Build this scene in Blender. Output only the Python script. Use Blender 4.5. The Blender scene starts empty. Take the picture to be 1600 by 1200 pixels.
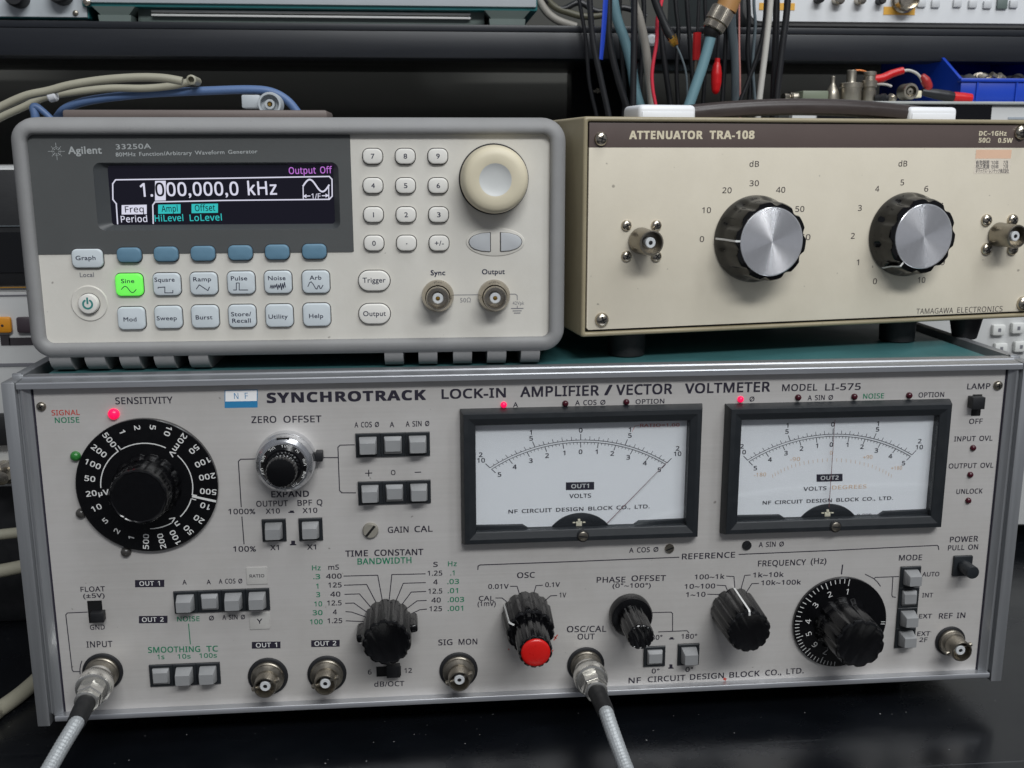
import bpy, bmesh, math, random
from math import sin, cos, pi, radians, hypot, atan2
from mathutils import Vector, Matrix
random.seed(7)
sc = bpy.context.scene
COL = sc.collection
MM = 0.001                                   # everything below is measured in millimetres

# ------------------------------------------------------------------ camera
CW = Vector((157.62514610590227 - 208, -431.5076170815996, 92.75290393608216 + 162))
CR = Vector((0.9959792033726199, -0.08957431034305602, -0.0013672511866586034))
CD = Vector((-0.02047277669141652, -0.21272612275963282, -0.9768973651874577))
CF = Vector((0.08721405771883867, 0.972997450984441, -0.21370462913562627))
FPX = 1630.0
cam_data = bpy.data.cameras.new("camera")
cam = bpy.data.objects.new("camera", cam_data)
COL.objects.link(cam)
cam_data.sensor_width = 36.0
cam_data.lens = 36.0 * FPX / 1600.0
cam_data.clip_start = 0.01
cam_data.clip_end = 50.0
cam_data.dof.use_dof = True
cam_data.dof.focus_distance = 0.43
cam_data.dof.aperture_fstop = 30.0
M = Matrix((CR, -CD, -CF)).transposed().to_4x4()
M.translation = CW * MM
cam.matrix_world = M
sc.camera = cam

# ------------------------------------------------------------------ light (a windowless laboratory under ceiling tubes)
world = bpy.data.worlds.new("World")
sc.world = world
world.use_nodes = True
bg = world.node_tree.nodes["Background"]
bg.inputs[0].default_value = (0.86, 0.90, 1.0, 1)
bg.inputs[1].default_value = 0.20
sc.view_settings.view_transform = 'Standard'
sc.view_settings.look = 'None'
sc.view_settings.exposure = 0.0
sc.view_settings.gamma = 1.0
sc.view_settings.use_curve_mapping = False


def ceiling_lamp(loc, aim, sx, sy, power, colour):
    d = bpy.data.lights.new("ceiling_tube", 'AREA')
    d.shape = 'RECTANGLE'
    d.size, d.size_y = sx, sy
    d.energy = power
    d.color = colour
    o = bpy.data.objects.new("ceiling_tube", d)
    o.location = loc
    o.rotation_euler = (Vector(aim) - Vector(loc)).to_track_quat('-Z', 'Y').to_euler()
    COL.objects.link(o)


ceiling_lamp((0.30, -1.50, 1.50), (0.05, 0.0, 0.2), 1.25, 0.28, 28, (0.97, 0.985, 0.99))
ceiling_lamp((0.95, -0.85, 1.7), (0.1, 0.0, 0.2), 0.22, 1.3, 8.5, (0.93, 0.97, 1.0))
ceiling_lamp((0.45, -0.25, 1.9), (0.2, 0.1, 0.2), 1.25, 0.22, 8.0, (0.97, 0.985, 1.0))

# ------------------------------------------------------------------ materials


def lin(c):
    return tuple(((x / 255) / 12.92 if x / 255 <= 0.04045 else ((x / 255 + 0.055) / 1.055) ** 2.4) for x in c) + (1,)


MATS = {}


def mat(name, rgb, rough=0.5, metal=0.0, spec=0.5, var=0.06, scale=(40, 40, 40), bump=0.0, bscale=900, emit=0.0, ecol=None,
        specks=0.0, aniso=False, coat=0.0, grime=0.0, gtint=(0.96, 0.93, 0.86)):
    if name in MATS:
        return MATS[name]
    m = bpy.data.materials.new(name)
    m.use_nodes = True
    nt = m.node_tree
    N = nt.nodes
    L = nt.links
    b = N["Principled BSDF"]
    c = lin(rgb)
    b.inputs["Base Color"].default_value = c
    b.inputs["Roughness"].default_value = rough
    b.inputs["Metallic"].default_value = metal
    b.inputs["Specular IOR Level"].default_value = spec
    if coat:
        b.inputs["Coat Weight"].default_value = coat
        b.inputs["Coat Roughness"].default_value = 0.08
    if emit:
        b.inputs["Emission Color"].default_value = lin(ecol or rgb)
        b.inputs["Emission Strength"].default_value = emit
    tc = N.new("ShaderNodeTexCoord")
    if var:
        mp = N.new("ShaderNodeMapping")
        mp.inputs["Scale"].default_value = scale
        L.new(tc.outputs["Object"], mp.inputs[0])
        nz = N.new("ShaderNodeTexNoise")
        nz.inputs["Scale"].default_value = 1.0
        nz.inputs["Detail"].default_value = 6
        nz.inputs["Roughness"].default_value = 0.65
        L.new(mp.outputs[0], nz.inputs["Vector"])
        mr = N.new("ShaderNodeMapRange")
        mr.inputs[1].default_value = 0.25
        mr.inputs[2].default_value = 0.75
        mr.inputs[3].default_value = 1 - var
        mr.inputs[4].default_value = 1 + var
        L.new(nz.outputs[0], mr.inputs[0])
        hs = N.new("ShaderNodeVectorMath")
        hs.operation = 'SCALE'
        hs.inputs[0].default_value = c[:3]
        L.new(mr.outputs[0], hs.inputs["Scale"])
        out = hs.outputs[0]
        if specks:
            vo = N.new("ShaderNodeTexNoise")
            vo.inputs["Scale"].default_value = 420
            vo.inputs["Detail"].default_value = 1
            L.new(tc.outputs["Object"], vo.inputs["Vector"])
            cr = N.new("ShaderNodeMapRange")
            cr.inputs[1].default_value = 0.77
            cr.inputs[2].default_value = 0.81
            L.new(vo.outputs[0], cr.inputs[0])
            mx = N.new("ShaderNodeMix")
            mx.data_type = 'RGBA'
            L.new(cr.outputs[0], mx.inputs[0])
            L.new(out, mx.inputs[6])
            mx.inputs[7].default_value = (specks, specks, specks, 1)
            out = mx.outputs[2]
        if specks:
            for rz, sc2 in ((0.5, (4, 330, 1)), (-0.9, (5, 300, 1)), (1.9, (3, 360, 1))):
                m3 = N.new("ShaderNodeMapping")
                m3.inputs["Scale"].default_value = sc2
                m3.inputs["Rotation"].default_value = (0, 0, rz)
                L.new(tc.outputs["Object"], m3.inputs[0])
                n3 = N.new("ShaderNodeTexNoise")
                n3.inputs["Scale"].default_value = 1.0
                n3.inputs["Detail"].default_value = 2
                L.new(m3.outputs[0], n3.inputs["Vector"])
                r3 = N.new("ShaderNodeMapRange")
                r3.inputs[1].default_value = 0.735
                r3.inputs[2].default_value = 0.80
                r3.inputs[4].default_value = 0.5
                L.new(n3.outputs[0], r3.inputs[0])
                x3 = N.new("ShaderNodeMix")
                x3.data_type = 'RGBA'
                L.new(r3.outputs[0], x3.inputs[0])
                L.new(out, x3.inputs[6])
                x3.inputs[7].default_value = (0.085, 0.09, 0.095, 1)
                out = x3.outputs[2]
        if grime:
            gn = N.new("ShaderNodeTexNoise")
            gn.inputs["Scale"].default_value = 16
            gn.inputs["Detail"].default_value = 8
            gn.inputs["Roughness"].default_value = 0.72
            L.new(tc.outputs["Object"], gn.inputs["Vector"])
            gr = N.new("ShaderNodeMapRange")
            gr.inputs[1].default_value = 0.42
            gr.inputs[2].default_value = 0.80
            gr.inputs[4].default_value = grime
            L.new(gn.outputs[0], gr.inputs[0])
            gm = N.new("ShaderNodeMix")
            gm.data_type = 'RGBA'
            gm.blend_type = 'MULTIPLY'
            L.new(gr.outputs[0], gm.inputs[0])
            L.new(out, gm.inputs[6])
            gm.inputs[7].default_value = tuple(x * 0.72 for x in gtint) + (1,)
            out = gm.outputs[2]
            # scattered pin-head marks
            vn = N.new("ShaderNodeTexNoise")
            vn.inputs["Scale"].default_value = 330
            vn.inputs["Detail"].default_value = 1
            L.new(tc.outputs["Object"], vn.inputs["Vector"])
            vr = N.new("ShaderNodeMapRange")
            vr.inputs[1].default_value = 0.775
            vr.inputs[2].default_value = 0.82
            vr.inputs[4].default_value = 0.55
            L.new(vn.outputs[0], vr.inputs[0])
            vm = N.new("ShaderNodeMix")
            vm.data_type = 'RGBA'
            L.new(vr.outputs[0], vm.inputs[0])
            L.new(out, vm.inputs[6])
            vm.inputs[7].default_value = (0.10, 0.085, 0.07, 1)
            out = vm.outputs[2]
        L.new(out, b.inputs["Base Color"])
        m2 = N.new("ShaderNodeMapRange")
        m2.inputs[1].default_value = 0.2
        m2.inputs[2].default_value = 0.8
        m2.inputs[3].default_value = max(0.02, rough * (1 - 2 * var))
        m2.inputs[4].default_value = min(1, rough * (1 + 2 * var))
        L.new(nz.outputs[0], m2.inputs[0])
        L.new(m2.outputs[0], b.inputs["Roughness"])
    if bump:
        nb = N.new("ShaderNodeTexNoise")
        nb.inputs["Scale"].default_value = bscale
        nb.inputs["Detail"].default_value = 3
        L.new(tc.outputs["Object"], nb.inputs["Vector"])
        bp = N.new("ShaderNodeBump")
        bp.inputs["Strength"].default_value = bump
        bp.inputs["Distance"].default_value = 0.0003
        L.new(nb.outputs[0], bp.inputs["Height"])
        L.new(bp.outputs[0], b.inputs["Normal"])
    if aniso:
        b.inputs["Anisotropic"].default_value = 0.92
        b.inputs["Anisotropic Rotation"].default_value = 0.25
        tg = N.new("ShaderNodeTangent")
        tg.direction_type = 'RADIAL'
        tg.axis = 'Y'
        L.new(tg.outputs[0], b.inputs["Tangent"])
    MATS[name] = m
    return m


def glass_mat():
    m = bpy.data.materials.new("window_glass")
    m.use_nodes = True
    nt = m.node_tree
    nt.nodes.remove(nt.nodes["Principled BSDF"])
    t = nt.nodes.new("ShaderNodeBsdfTransparent")
    t.inputs[0].default_value = (0.96, 0.97, 0.98, 1)
    g = nt.nodes.new("ShaderNodeBsdfGlossy")
    g.inputs["Roughness"].default_value = 0.04
    mx = nt.nodes.new("ShaderNodeMixShader")
    mx.inputs[0].default_value = 0.065
    nt.links.new(t.outputs[0], mx.inputs[1])
    nt.links.new(g.outputs[0], mx.inputs[2])
    nt.links.new(mx.outputs[0], nt.nodes["Material Output"].inputs[0])
    return m


GLASS = glass_mat()
mALU = mat("brushed_aluminium", (176, 178, 182), 0.36, 0.75, var=0.10, scale=(9, 400, 400))
mALUV = mat("brushed_aluminium_upright", (158, 160, 163), 0.42, 0.65, var=0.10, scale=(400, 400, 9))
mPANEL = mat("silver_panel_finish", (202, 199, 196), 0.46, 0.30, var=0.045, scale=(10, 900, 800), bump=0.04, bscale=1500, grime=0.45)
mTEAL = mat("teal_hammered_enamel", (58, 100, 102), 0.34, var=0.12, bump=0.35, bscale=700)
mINK = mat("black_ink", (34, 30, 46), 0.6, var=0)
mGREEN = mat("green_ink", (30, 120, 88), 0.6, var=0)
mRED = mat("red_ink", (186, 70, 58), 0.6, var=0)
mWHITE = mat("white_ink", (214, 214, 212), 0.6, var=0)
mBLUE = mat("blue_ink", (40, 128, 178), 0.6, var=0)
mBLACK = mat("black_gloss_plastic", (9, 9, 11), 0.19, var=0.15, scale=(300, 300, 300), bump=0.10, bscale=400)
mBLKM = mat("black_matt_plastic", (22, 23, 26), 0.55, var=0.12, scale=(200, 200, 200), bump=0.10)
mBEZEL = mat("dark_slate_plastic", (26, 30, 34), 0.5, var=0.1, scale=(200, 200, 200), bump=0.10)
mKEY = mat("grey_key_plastic", (140, 141, 142), 0.5, var=0.05, scale=(200, 200, 200), bump=0.05)
mNICK = mat("nickel_plate", (186, 178, 164), 0.26, 1.0, var=0.12, scale=(300, 300, 300))
mBRASS = mat("tarnished_nickel", (144, 138, 127), 0.36, 0.95, var=0.20, scale=(250, 250, 250))
mSILV = mat("bright_nickel", (216, 214, 208), 0.20, 0.92, var=0.08, scale=(300, 300, 300))
mGOLD = mat("gold_plate", (214, 170, 84), 0.25, 1.0, var=0.05)
mPTFE = mat("white_insulator", (205, 208, 210), 0.45, var=0.03)
mHOLE = mat("dark_socket", (6, 6, 8), 0.6, var=0)
mPAPER = mat("meter_card", (246, 246, 246), 0.7, var=0.01)
mPINK = mat("faded_red_ink", (214, 120, 112), 0.7, var=0)
mORNG = mat("faded_orange_ink", (224, 186, 146), 0.7, var=0)
mCREAM = mat("cream_plastic", (224, 216, 190), 0.5, var=0.05)
mLEDON = mat("lit_red_lamp", (255, 20, 80), 0.3, var=0, emit=0.75, ecol=(255, 16, 84))
mLEDOFF = mat("dark_red_lamp", (64, 14, 26), 0.2, var=0)
mLEDGRN = mat("dull_green_lamp", (44, 112, 50), 0.25, var=0.05)
mLEDGRY = mat("smoky_lamp", (62, 60, 58), 0.25, var=0.05)
mCHROME = mat("chrome_ring", (212, 213, 216), 0.24, 0.95, var=0.05)
mREDCAP = mat("red_cap_plastic", (196, 24, 20), 0.28, var=0.10, scale=(200, 200, 200))
mTAGW = mat("plain_grey_tag", (178, 176, 172), 0.55, var=0.02)
# generator
mGBODY = mat("ivory_moulded_plastic", (211, 208, 200), 0.55, var=0.025, scale=(30, 30, 30), bump=0.10, grime=0.35)
mBUMP = mat("grey_rubber_bumper", (138, 138, 138), 0.65, var=0.05, scale=(50, 50, 50), bump=0.18, bscale=1400, grime=0.35)
mFASC = mat("charcoal_fascia", (78, 80, 80), 0.55, var=0.04, bump=0.08, bscale=1500)
mFREC = mat("fascia_recess", (60, 63, 65), 0.45, var=0.04)
mLCD = mat("display_screen", (12, 11, 18), 0.12, var=0, emit=0.012, ecol=(120, 110, 190))
mLW = mat("screen_white", (30, 30, 30), 0.3, var=0, emit=0.78, ecol=(236, 236, 255))
mLC = mat("screen_cyan", (10, 30, 30), 0.3, var=0, emit=0.62, ecol=(60, 226, 226))
mLP = mat("screen_violet", (30, 10, 30), 0.3, var=0, emit=0.62, ecol=(228, 140, 255))
mLD = mat("screen_dark", (10, 10, 22), 0.3, var=0)
mGKEY = mat("pale_grey_key", (200, 208, 212), 0.5, var=0.03, scale=(100, 100, 100), bump=0.05)
mNKEY = mat("white_number_key", (222, 220, 214), 0.5, var=0.03, scale=(100, 100, 100))
mSOFT = mat("slate_blue_key", (96, 132, 154), 0.5, var=0.05, scale=(150, 150, 150), bump=0.08)
mLIT = mat("lit_green_key", (120, 220, 96), 0.5, var=0.04, emit=0.42, ecol=(90, 255, 70))
mNAVY = mat("navy_ink", (34, 38, 62), 0.6, var=0)
mGREYI = mat("grey_ink", (116, 116, 122), 0.6, var=0)
mSILVI = mat("silver_ink", (168, 172, 172), 0.5, var=0)
mTEALI = mat("teal_ink", (48, 128, 124), 0.6, var=0)
mDIAL = mat("yellowed_ivory_plastic", (210, 201, 176), 0.5, var=0.07, scale=(40, 40, 40))
mDIALC = mat("pale_grey_dimple", (198, 200, 198), 0.5, var=0.02)
mGAP = mat("shadow_gap", (52, 50, 50), 0.8, var=0)
# attenuator
mABODY = mat("khaki_enamel", (150, 140, 114), 0.42, var=0.05, bump=0.12, bscale=600, grime=0.5)
mAPAN = mat("beige_enamel", (217, 209, 191), 0.44, var=0.02, bump=0.08, bscale=900, grime=0.3)
mASTR = mat("brown_band_enamel", (92, 80, 76), 0.38, var=0.05)
mALET = mat("cream_ink", (212, 202, 176), 0.6, var=0)
mCAP = mat("spun_aluminium_cap", (238, 238, 241), 0.22, 0.84, var=0)
mSKIRT = mat("glossy_black_knob", (7, 7, 8), 0.10, var=0.1, scale=(300, 300, 300))
mSTRAP = mat("dark_brown_strap", (52, 44, 42), 0.35, var=0.15, scale=(60, 200, 200))
mWBLK = mat("white_handle_plastic", (226, 228, 232), 0.4, var=0.02)
mSTK = mat("sticker_paper", (222, 212, 196), 0.6, var=0.02)
mSTKP = mat("sticker_salmon", (226, 188, 160), 0.6, var=0.04)
mRUBB = mat("black_rubber", (16, 17, 19), 0.6, var=0.15, scale=(200, 200, 200), bump=0.1)

# ------------------------------------------------------------------ helpers


def ray(px, py):
    return CR * ((px - 800) / FPX) + CD * ((py - 600) / FPX) + CF


def D(px, py, y):
    """world point (mm) of a photo measurement on the upright plane Y = y"""
    r = ray(px, py)
    return CW + r * ((y - CW.y) / r.y)


def HZ(px, py, z):
    r = ray(px, py)
    return CW + r * ((z - CW.z) / r.z)


class Dev:
    """A device frame: local x along its front, local z up, local y into its depth; n counts outwards from the front panel."""
    def __init__(s, O, deg):
        s.O = Vector(O)
        a = radians(deg)
        s.a = a
        s.u = Vector((cos(a), sin(a), 0))
        s.d = Vector((-sin(a), cos(a), 0))

    def uv(s, px, py, n=0.0):
        r = ray(px, py)
        P0 = s.O - s.d * n
        k = s.d.dot(P0 - CW) / s.d.dot(r)
        P = CW + r * k - s.O
        return (P.dot(s.u), P.z)

    def depth(s, B, F):
        """how far the point seen at F stands proud of the panel point seen at B"""
        b = s.uv(*B)
        best = min((hypot(s.uv(F[0], F[1], n / 4)[0] - b[0], s.uv(F[0], F[1], n / 4)[1] - b[1]), n / 4) for n in range(0, 200))
        return best[1]

    def mm(s, px, py, n=0.0):
        a = s.uv(px - 10, py, n)
        b = s.uv(px + 10, py, n)
        return hypot(a[0] - b[0], a[1] - b[1]) / 20

    def w(s, u, n, v):
        return s.O + s.u * u - s.d * n + Vector((0, 0, v))


def link(o):
    COL.objects.link(o)
    return o


class MB:
    def __init__(s):
        s.v = []
        s.f = []
        s.m = []

    def add(s, vs, fs, mi=0):
        o = len(s.v)
        s.v += [tuple(p) for p in vs]
        for f in fs:
            s.f.append([i + o for i in f])
            s.m.append(mi)

    def loops(s, ls, mi=0, c0=True, c1=True, mcap=None, closed=True):
        n = len(ls[0])
        vs = [p for l in ls for p in l]
        fs = []
        for k in range(len(ls) - 1):
            for i in range(n if closed else n - 1):
                j = (i + 1) % n
                fs.append([k * n + i, k * n + j, (k + 1) * n + j, (k + 1) * n + i])
        s.add(vs, fs, mi)
        if c0:
            s.add(ls[0], [list(range(n))], mi)
        if c1:
            s.add(ls[-1], [list(range(n))], mi if mcap is None else mcap)

    def box(s, x0, x1, y0, y1, z0, z1, mi=0, bev=0.0, seg=2, mx=None):
        bm = bmesh.new()
        bmesh.ops.create_cube(bm, size=1)
        for v in bm.verts:
            v.co = Vector(((x0 + x1) / 2 + v.co.x * (x1 - x0), (y0 + y1) / 2 + v.co.y * (y1 - y0), (z0 + z1) / 2 + v.co.z * (z1 - z0)))
        if bev:
            bmesh.ops.bevel(bm, geom=bm.edges[:], offset=bev, segments=seg, affect='EDGES', profile=0.5)
        bm.verts.index_update()
        vs = [(mx @ v.co) if mx else v.co.copy() for v in bm.verts]
        s.add(vs, [[v.index for v in f.verts] for f in bm.faces], mi)
        bm.free()

    def lathe(s, u, v, prof, mi=0, seg=40, rf=None, c0=False, c1=True, mcap=None, fr=None, ph=0.0):
        """prof: (radius, n) pairs; revolved about the outward axis through (u, v), or about the frame fr = (origin, axis, e1, e2)"""
        ls = []
        for r, n in prof:
            l = []
            for k in range(seg):
                t = 2 * pi * k / seg + ph
                rr = r * (rf(t) if rf else 1)
                if fr:
                    l.append(fr[0] + fr[1] * n + fr[2] * (rr * cos(t)) + fr[3] * (rr * sin(t)))
                else:
                    l.append((u + rr * cos(t), -n, v + rr * sin(t)))
            ls.append(l)
        s.loops(ls, mi, c0, c1, mcap)

    def pad(s, poly, n0, n1, edge=0.5, mi=0, steps=3, dome=0.0, taper=0.0, mcap=None, c=None):
        """a raised pad with a rounded front edge; poly is a list of (u, v)"""
        cu = sum(p[0] for p in poly) / len(poly) if c is None else c[0]
        cv = sum(p[1] for p in poly) / len(poly) if c is None else c[1]
        hu = max(abs(p[0] - cu) for p in poly)
        hv = max(abs(p[1] - cv) for p in poly)
        ls = [[(p[0], -n0, p[1]) for p in poly]]
        for k in range(steps + 1):
            t = k / steps * pi / 2
            ins = edge * (1 - cos(t)) + taper
            n = n1 - edge + edge * sin(t)
            ls.append([(cu + (p[0] - cu) * (1 - ins / hu), -n, cv + (p[1] - cv) * (1 - ins / hv)) for p in poly])
        if dome:
            for q in (0.66, 0.33):
                ls.append([(cu + (p[0] - cu) * (1 - edge / hu) * q, -(n1 + dome * (1 - q * q)), cv + (p[1] - cv) * (1 - edge / hv) * q) for p in poly])
        s.loops(ls, mi, False, True, mcap)

    def flat(s, poly, n, mi=0):
        s.add([(p[0], -n, p[1]) for p in poly], [list(range(len(poly)))], mi)

    def line(s, pts, w, n=0.06, mi=0):
        for a, b in zip(pts, pts[1:]):
            dx, dy = b[0] - a[0], b[1] - a[1]
            l = hypot(dx, dy) or 1
            ex, ey = dx / l * w / 2, dy / l * w / 2
            s.flat([(a[0] - ex * .6 - ey, a[1] - ey * .6 + ex), (a[0] - ex * .6 + ey, a[1] - ey * .6 - ex), (b[0] + ex * .6 + ey, b[1] + ey * .6 - ex), (b[0] + ex * .6 - ey, b[1] + ey * .6 + ex)], n, mi)
            n += 0.0015

    def tube(s, pts, r, mi=0, seg=12, sub=6, cap=True, flat=1.0):
        P = [Vector(p) for p in pts]
        R = r if isinstance(r, (list, tuple)) else [r] * len(P)
        Q, RR = [], []
        for i in range(len(P) - 1):
            a = P[max(i - 1, 0)]
            b, c = P[i], P[i + 1]
            d = P[min(i + 2, len(P) - 1)]
            for k in range(sub):
                t = k / sub
                Q.append(0.5 * (2 * b + (c - a) * t + (2 * a - 5 * b + 4 * c - d) * t * t + (3 * b - a - 3 * c + d) * t ** 3))
                RR.append(R[i] * (1 - t) + R[i + 1] * t)
        Q.append(P[-1])
        RR.append(R[-1])
        T = [(Q[min(i + 1, len(Q) - 1)] - Q[max(i - 1, 0)]).normalized() for i in range(len(Q))]
        e = T[0].orthogonal().normalized()
        ls = []
        for q, t, rr in zip(Q, T, RR):
            e = (e - t * e.dot(t)).normalized()
            f = t.cross(e)
            ls.append([q + e * (rr * cos(2 * pi * k / seg)) + f * (rr * flat * sin(2 * pi * k / seg)) for k in range(seg)])
        s.loops(ls, mi, cap, cap)

    def build(s, name, mats, parent=None, loc=None, ang=35, origin=None):
        if not isinstance(mats, (list, tuple)):
            mats = [mats]
        me = bpy.data.meshes.new(name)
        O = Vector(origin) if origin is not None else Vector((0, 0, 0))
        me.from_pydata([tuple((Vector(p) - O) * MM) for p in s.v], [], s.f)
        me.polygons.foreach_set("material_index", s.m)
        for m in mats:
            me.materials.append(m)
        if name not in ('lettering', 'dial_scale', 'scale_card', 'screen_readout', 'calibration_sticker', 'braided_cable'):
            bm = bmesh.new()
            bm.from_mesh(me)
            bmesh.ops.remove_doubles(bm, verts=bm.verts[:], dist=1e-7)
            bmesh.ops.recalc_face_normals(bm, faces=bm.faces[:])
            bm.to_mesh(me)
            bm.free()
        me.polygons.foreach_set("use_smooth", [True] * len(me.polygons))
        me.set_sharp_from_angle(angle=radians(ang))
        o = link(bpy.data.objects.new(name, me))
        if origin is not None:
            o.location = O * MM
        if parent:
            o.parent = parent
        return o


def empty(name, dev=None, parent=None):
    o = link(bpy.data.objects.new(name, None))
    o.empty_display_size = 0.02
    if dev:
        o.location = dev.O * MM
        o.rotation_euler = (0, 0, dev.a)
    if parent:
        o.parent = parent
    return o


def tag(o, label=None, cat=None, group=None, kind=None):
    for k, v in (("label", label), ("category", cat), ("group", group), ("kind", kind)):
        if v:
            o[k] = v
    return o


def rrect(u0, u1, v0, v1, r, k=5):
    P = []
    for cu, cv, a in ((u1 - r, v1 - r, 0), (u0 + r, v1 - r, 90), (u0 + r, v0 + r, 180), (u1 - r, v0 + r, 270)):
        for i in range(k + 1):
            t = radians(a + 90 * i / k)
            P.append((cu + r * cos(t), cv + r * sin(t)))
    return P


def ellipse(cu, cv, a, b, k=40):
    return [(cu + a * cos(2 * pi * i / k), cv + b * sin(2 * pi * i / k)) for i in range(k)]


GC = {}
FACE = ['sans']


def styled(ch):
    """plain sans letters from the mathematical alphabet of the fallback face; 'gill' keeps the default face"""
    o = ord(ch)
    if FACE[0] == 'gill':
        return ch
    b = FACE[0] == 'bold'
    if 65 <= o <= 90:
        return chr((0x1D5D4 if b else 0x1D5A0) + o - 65)
    if 97 <= o <= 122:
        return chr((0x1D5EE if b else 0x1D5BA) + o - 97)
    if 48 <= o <= 57:
        return chr((0x1D7EC if b else 0x1D7E2) + o - 48)
    return ch


def glyph_mesh(body, off):
    c = bpy.data.curves.new("t", 'FONT')
    c.body = body
    c.size = 1
    c.offset = off
    c.resolution_u = 3
    o = bpy.data.objects.new("t", c)
    m = o.to_mesh()
    vs = [(v.co.x, v.co.y) for v in m.vertices]
    fs = [list(p.vertices) for p in m.polygons]
    o.to_mesh_clear()
    bpy.data.objects.remove(o)
    bpy.data.curves.remove(c)
    return vs, fs


def glyph(ch, off):
    ch = styled(ch)
    if (ch, off) not in GC:
        if ch == ' ':
            GC[(ch, off)] = ([], [], 0.42)
        else:
            gv, gf = glyph_mesh(ch, 0)
            a = glyph_mesh('|' + ch + '|', 0)[0]
            b = glyph_mesh('||', 0)[0]
            vs, fs = [], []
            # a heavier weight is the letter struck several times with small shifts
            for i, (dx, dy) in enumerate(((0, 0),) if off <= 0 else ((-off, -off), (off, off), (-off, off), (off, -off))):
                o = len(vs)
                vs += [(p[0] + dx, p[1] + dy, i * 0.0012) for p in gv]
                fs += [[k + o for k in f] for f in gf]
            vs = [p if len(p) == 3 else (p[0], p[1], 0) for p in vs]
            GC[(ch, off)] = (vs, fs, max(p[0] for p in a) - max(p[0] for p in b))
    return GC[(ch, off)]


def layout(s, off, track=0.0):
    vs, fs, x = [], [], 0.0
    for ch in s:
        gv, gf, adv = glyph(ch, off)
        o = len(vs)
        vs += [(p[0] + x, p[1], p[2]) for p in gv]
        fs += [[i + o for i in f] for f in gf]
        x += adv + track
    return vs, fs


CAPH = 0.70


def text(mb, dev, s, a, b, cap, n=0.07, mi=0, off=0.012, track=0.03, d=None):
    """lettering whose ink runs from a to b along its baseline; cap is the height of a capital (all measured in photo pixels)"""
    A = dev.uv(a[0], a[1], n)
    B = dev.uv(b[0], b[1], n)
    C = dev.uv(a[0], a[1] - cap, n)
    h = hypot(C[0] - A[0], C[1] - A[1]) / CAPH
    text_mm(mb, s, A, B, h, n, mi, off, track)


def text_mm(mb, s, A, B, h, n=0.07, mi=0, off=0.012, track=0.03):
    vs, fs = layout(s, off, track)
    x0, x1 = min(p[0] for p in vs), max(p[0] for p in vs)
    w = hypot(B[0] - A[0], B[1] - A[1])
    ex = ((B[0] - A[0]) / w, (B[1] - A[1]) / w)
    ey = (-ex[1], ex[0])
    k = w / (x1 - x0)
    mb.add([(A[0] + ex[0] * (p[0] - x0) * k + ey[0] * p[1] * h, -n - p[2], A[1] + ex[1] * (p[0] - x0) * k + ey[1] * p[1] * h) for p in vs], fs, mi)


def text_c(mb, s, c, h, ex=(1, 0), n=0.07, mi=0, off=0.012, track=0.03, sx=1.0):
    """lettering centred on c with capital height h (mm)"""
    vs, fs = layout(s, off, track)
    x0, x1 = min(p[0] for p in vs), max(p[0] for p in vs)
    k = h / CAPH
    ey = (-ex[1], ex[0])
    mb.add([(c[0] + ex[0] * (p[0] - (x0 + x1) / 2) * k * sx + ey[0] * (p[1] - CAPH / 2) * k, -n - p[2],
             c[1] + ex[1] * (p[0] - (x0 + x1) / 2) * k * sx + ey[1] * (p[1] - CAPH / 2) * k) for p in vs], fs, mi)


def part(name, mb, mats, parent, label=None, **k):
    o = mb.build(name, mats, parent, **k)
    if label:
        o["label"] = label
    return o


def flute(k, d, ph=0.0, p=2):
    return lambda t: 1 - d * max(0.0, cos(k * (t - ph))) ** p


def screw(dev, px, py, rpx, parent, m=None, n0=0.0, slot=False, flush=False):
    u, v = dev.uv(px, py, n0)
    r = rpx * dev.mm(px, py, n0)
    mb = MB()
    if slot:
        mb.lathe(u, v, [(r, n0), (r, n0 + r * .3), (r * .86, n0 + r * .5)], 0, 24)
        a = random.uniform(0.3, 1.2)
        mb.line([(u - r * .8 * cos(a), v - r * .8 * sin(a)), (u + r * .8 * cos(a), v + r * .8 * sin(a))], r * .3, n0 + r * .5 + .03, 1)
    else:
        mb.lathe(u, v, [(r, n0), (r, n0 + r * .2), (r * .92, n0 + r * .42), (r * .7, n0 + r * .62), (r * .4, n0 + r * .72), (r * .15, n0 + r * .74)], 0, 24)
        a = random.uniform(0, 1.5)
        for q in (a, a + pi / 2):
            mb.line([(u - r * .48 * cos(q), v - r * .48 * sin(q)), (u + r * .48 * cos(q), v + r * .48 * sin(q))], r * .22, n0 + r * .745 + .02, 1)
    return part("screw", mb, [m or mNICK, mHOLE], parent)


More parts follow.
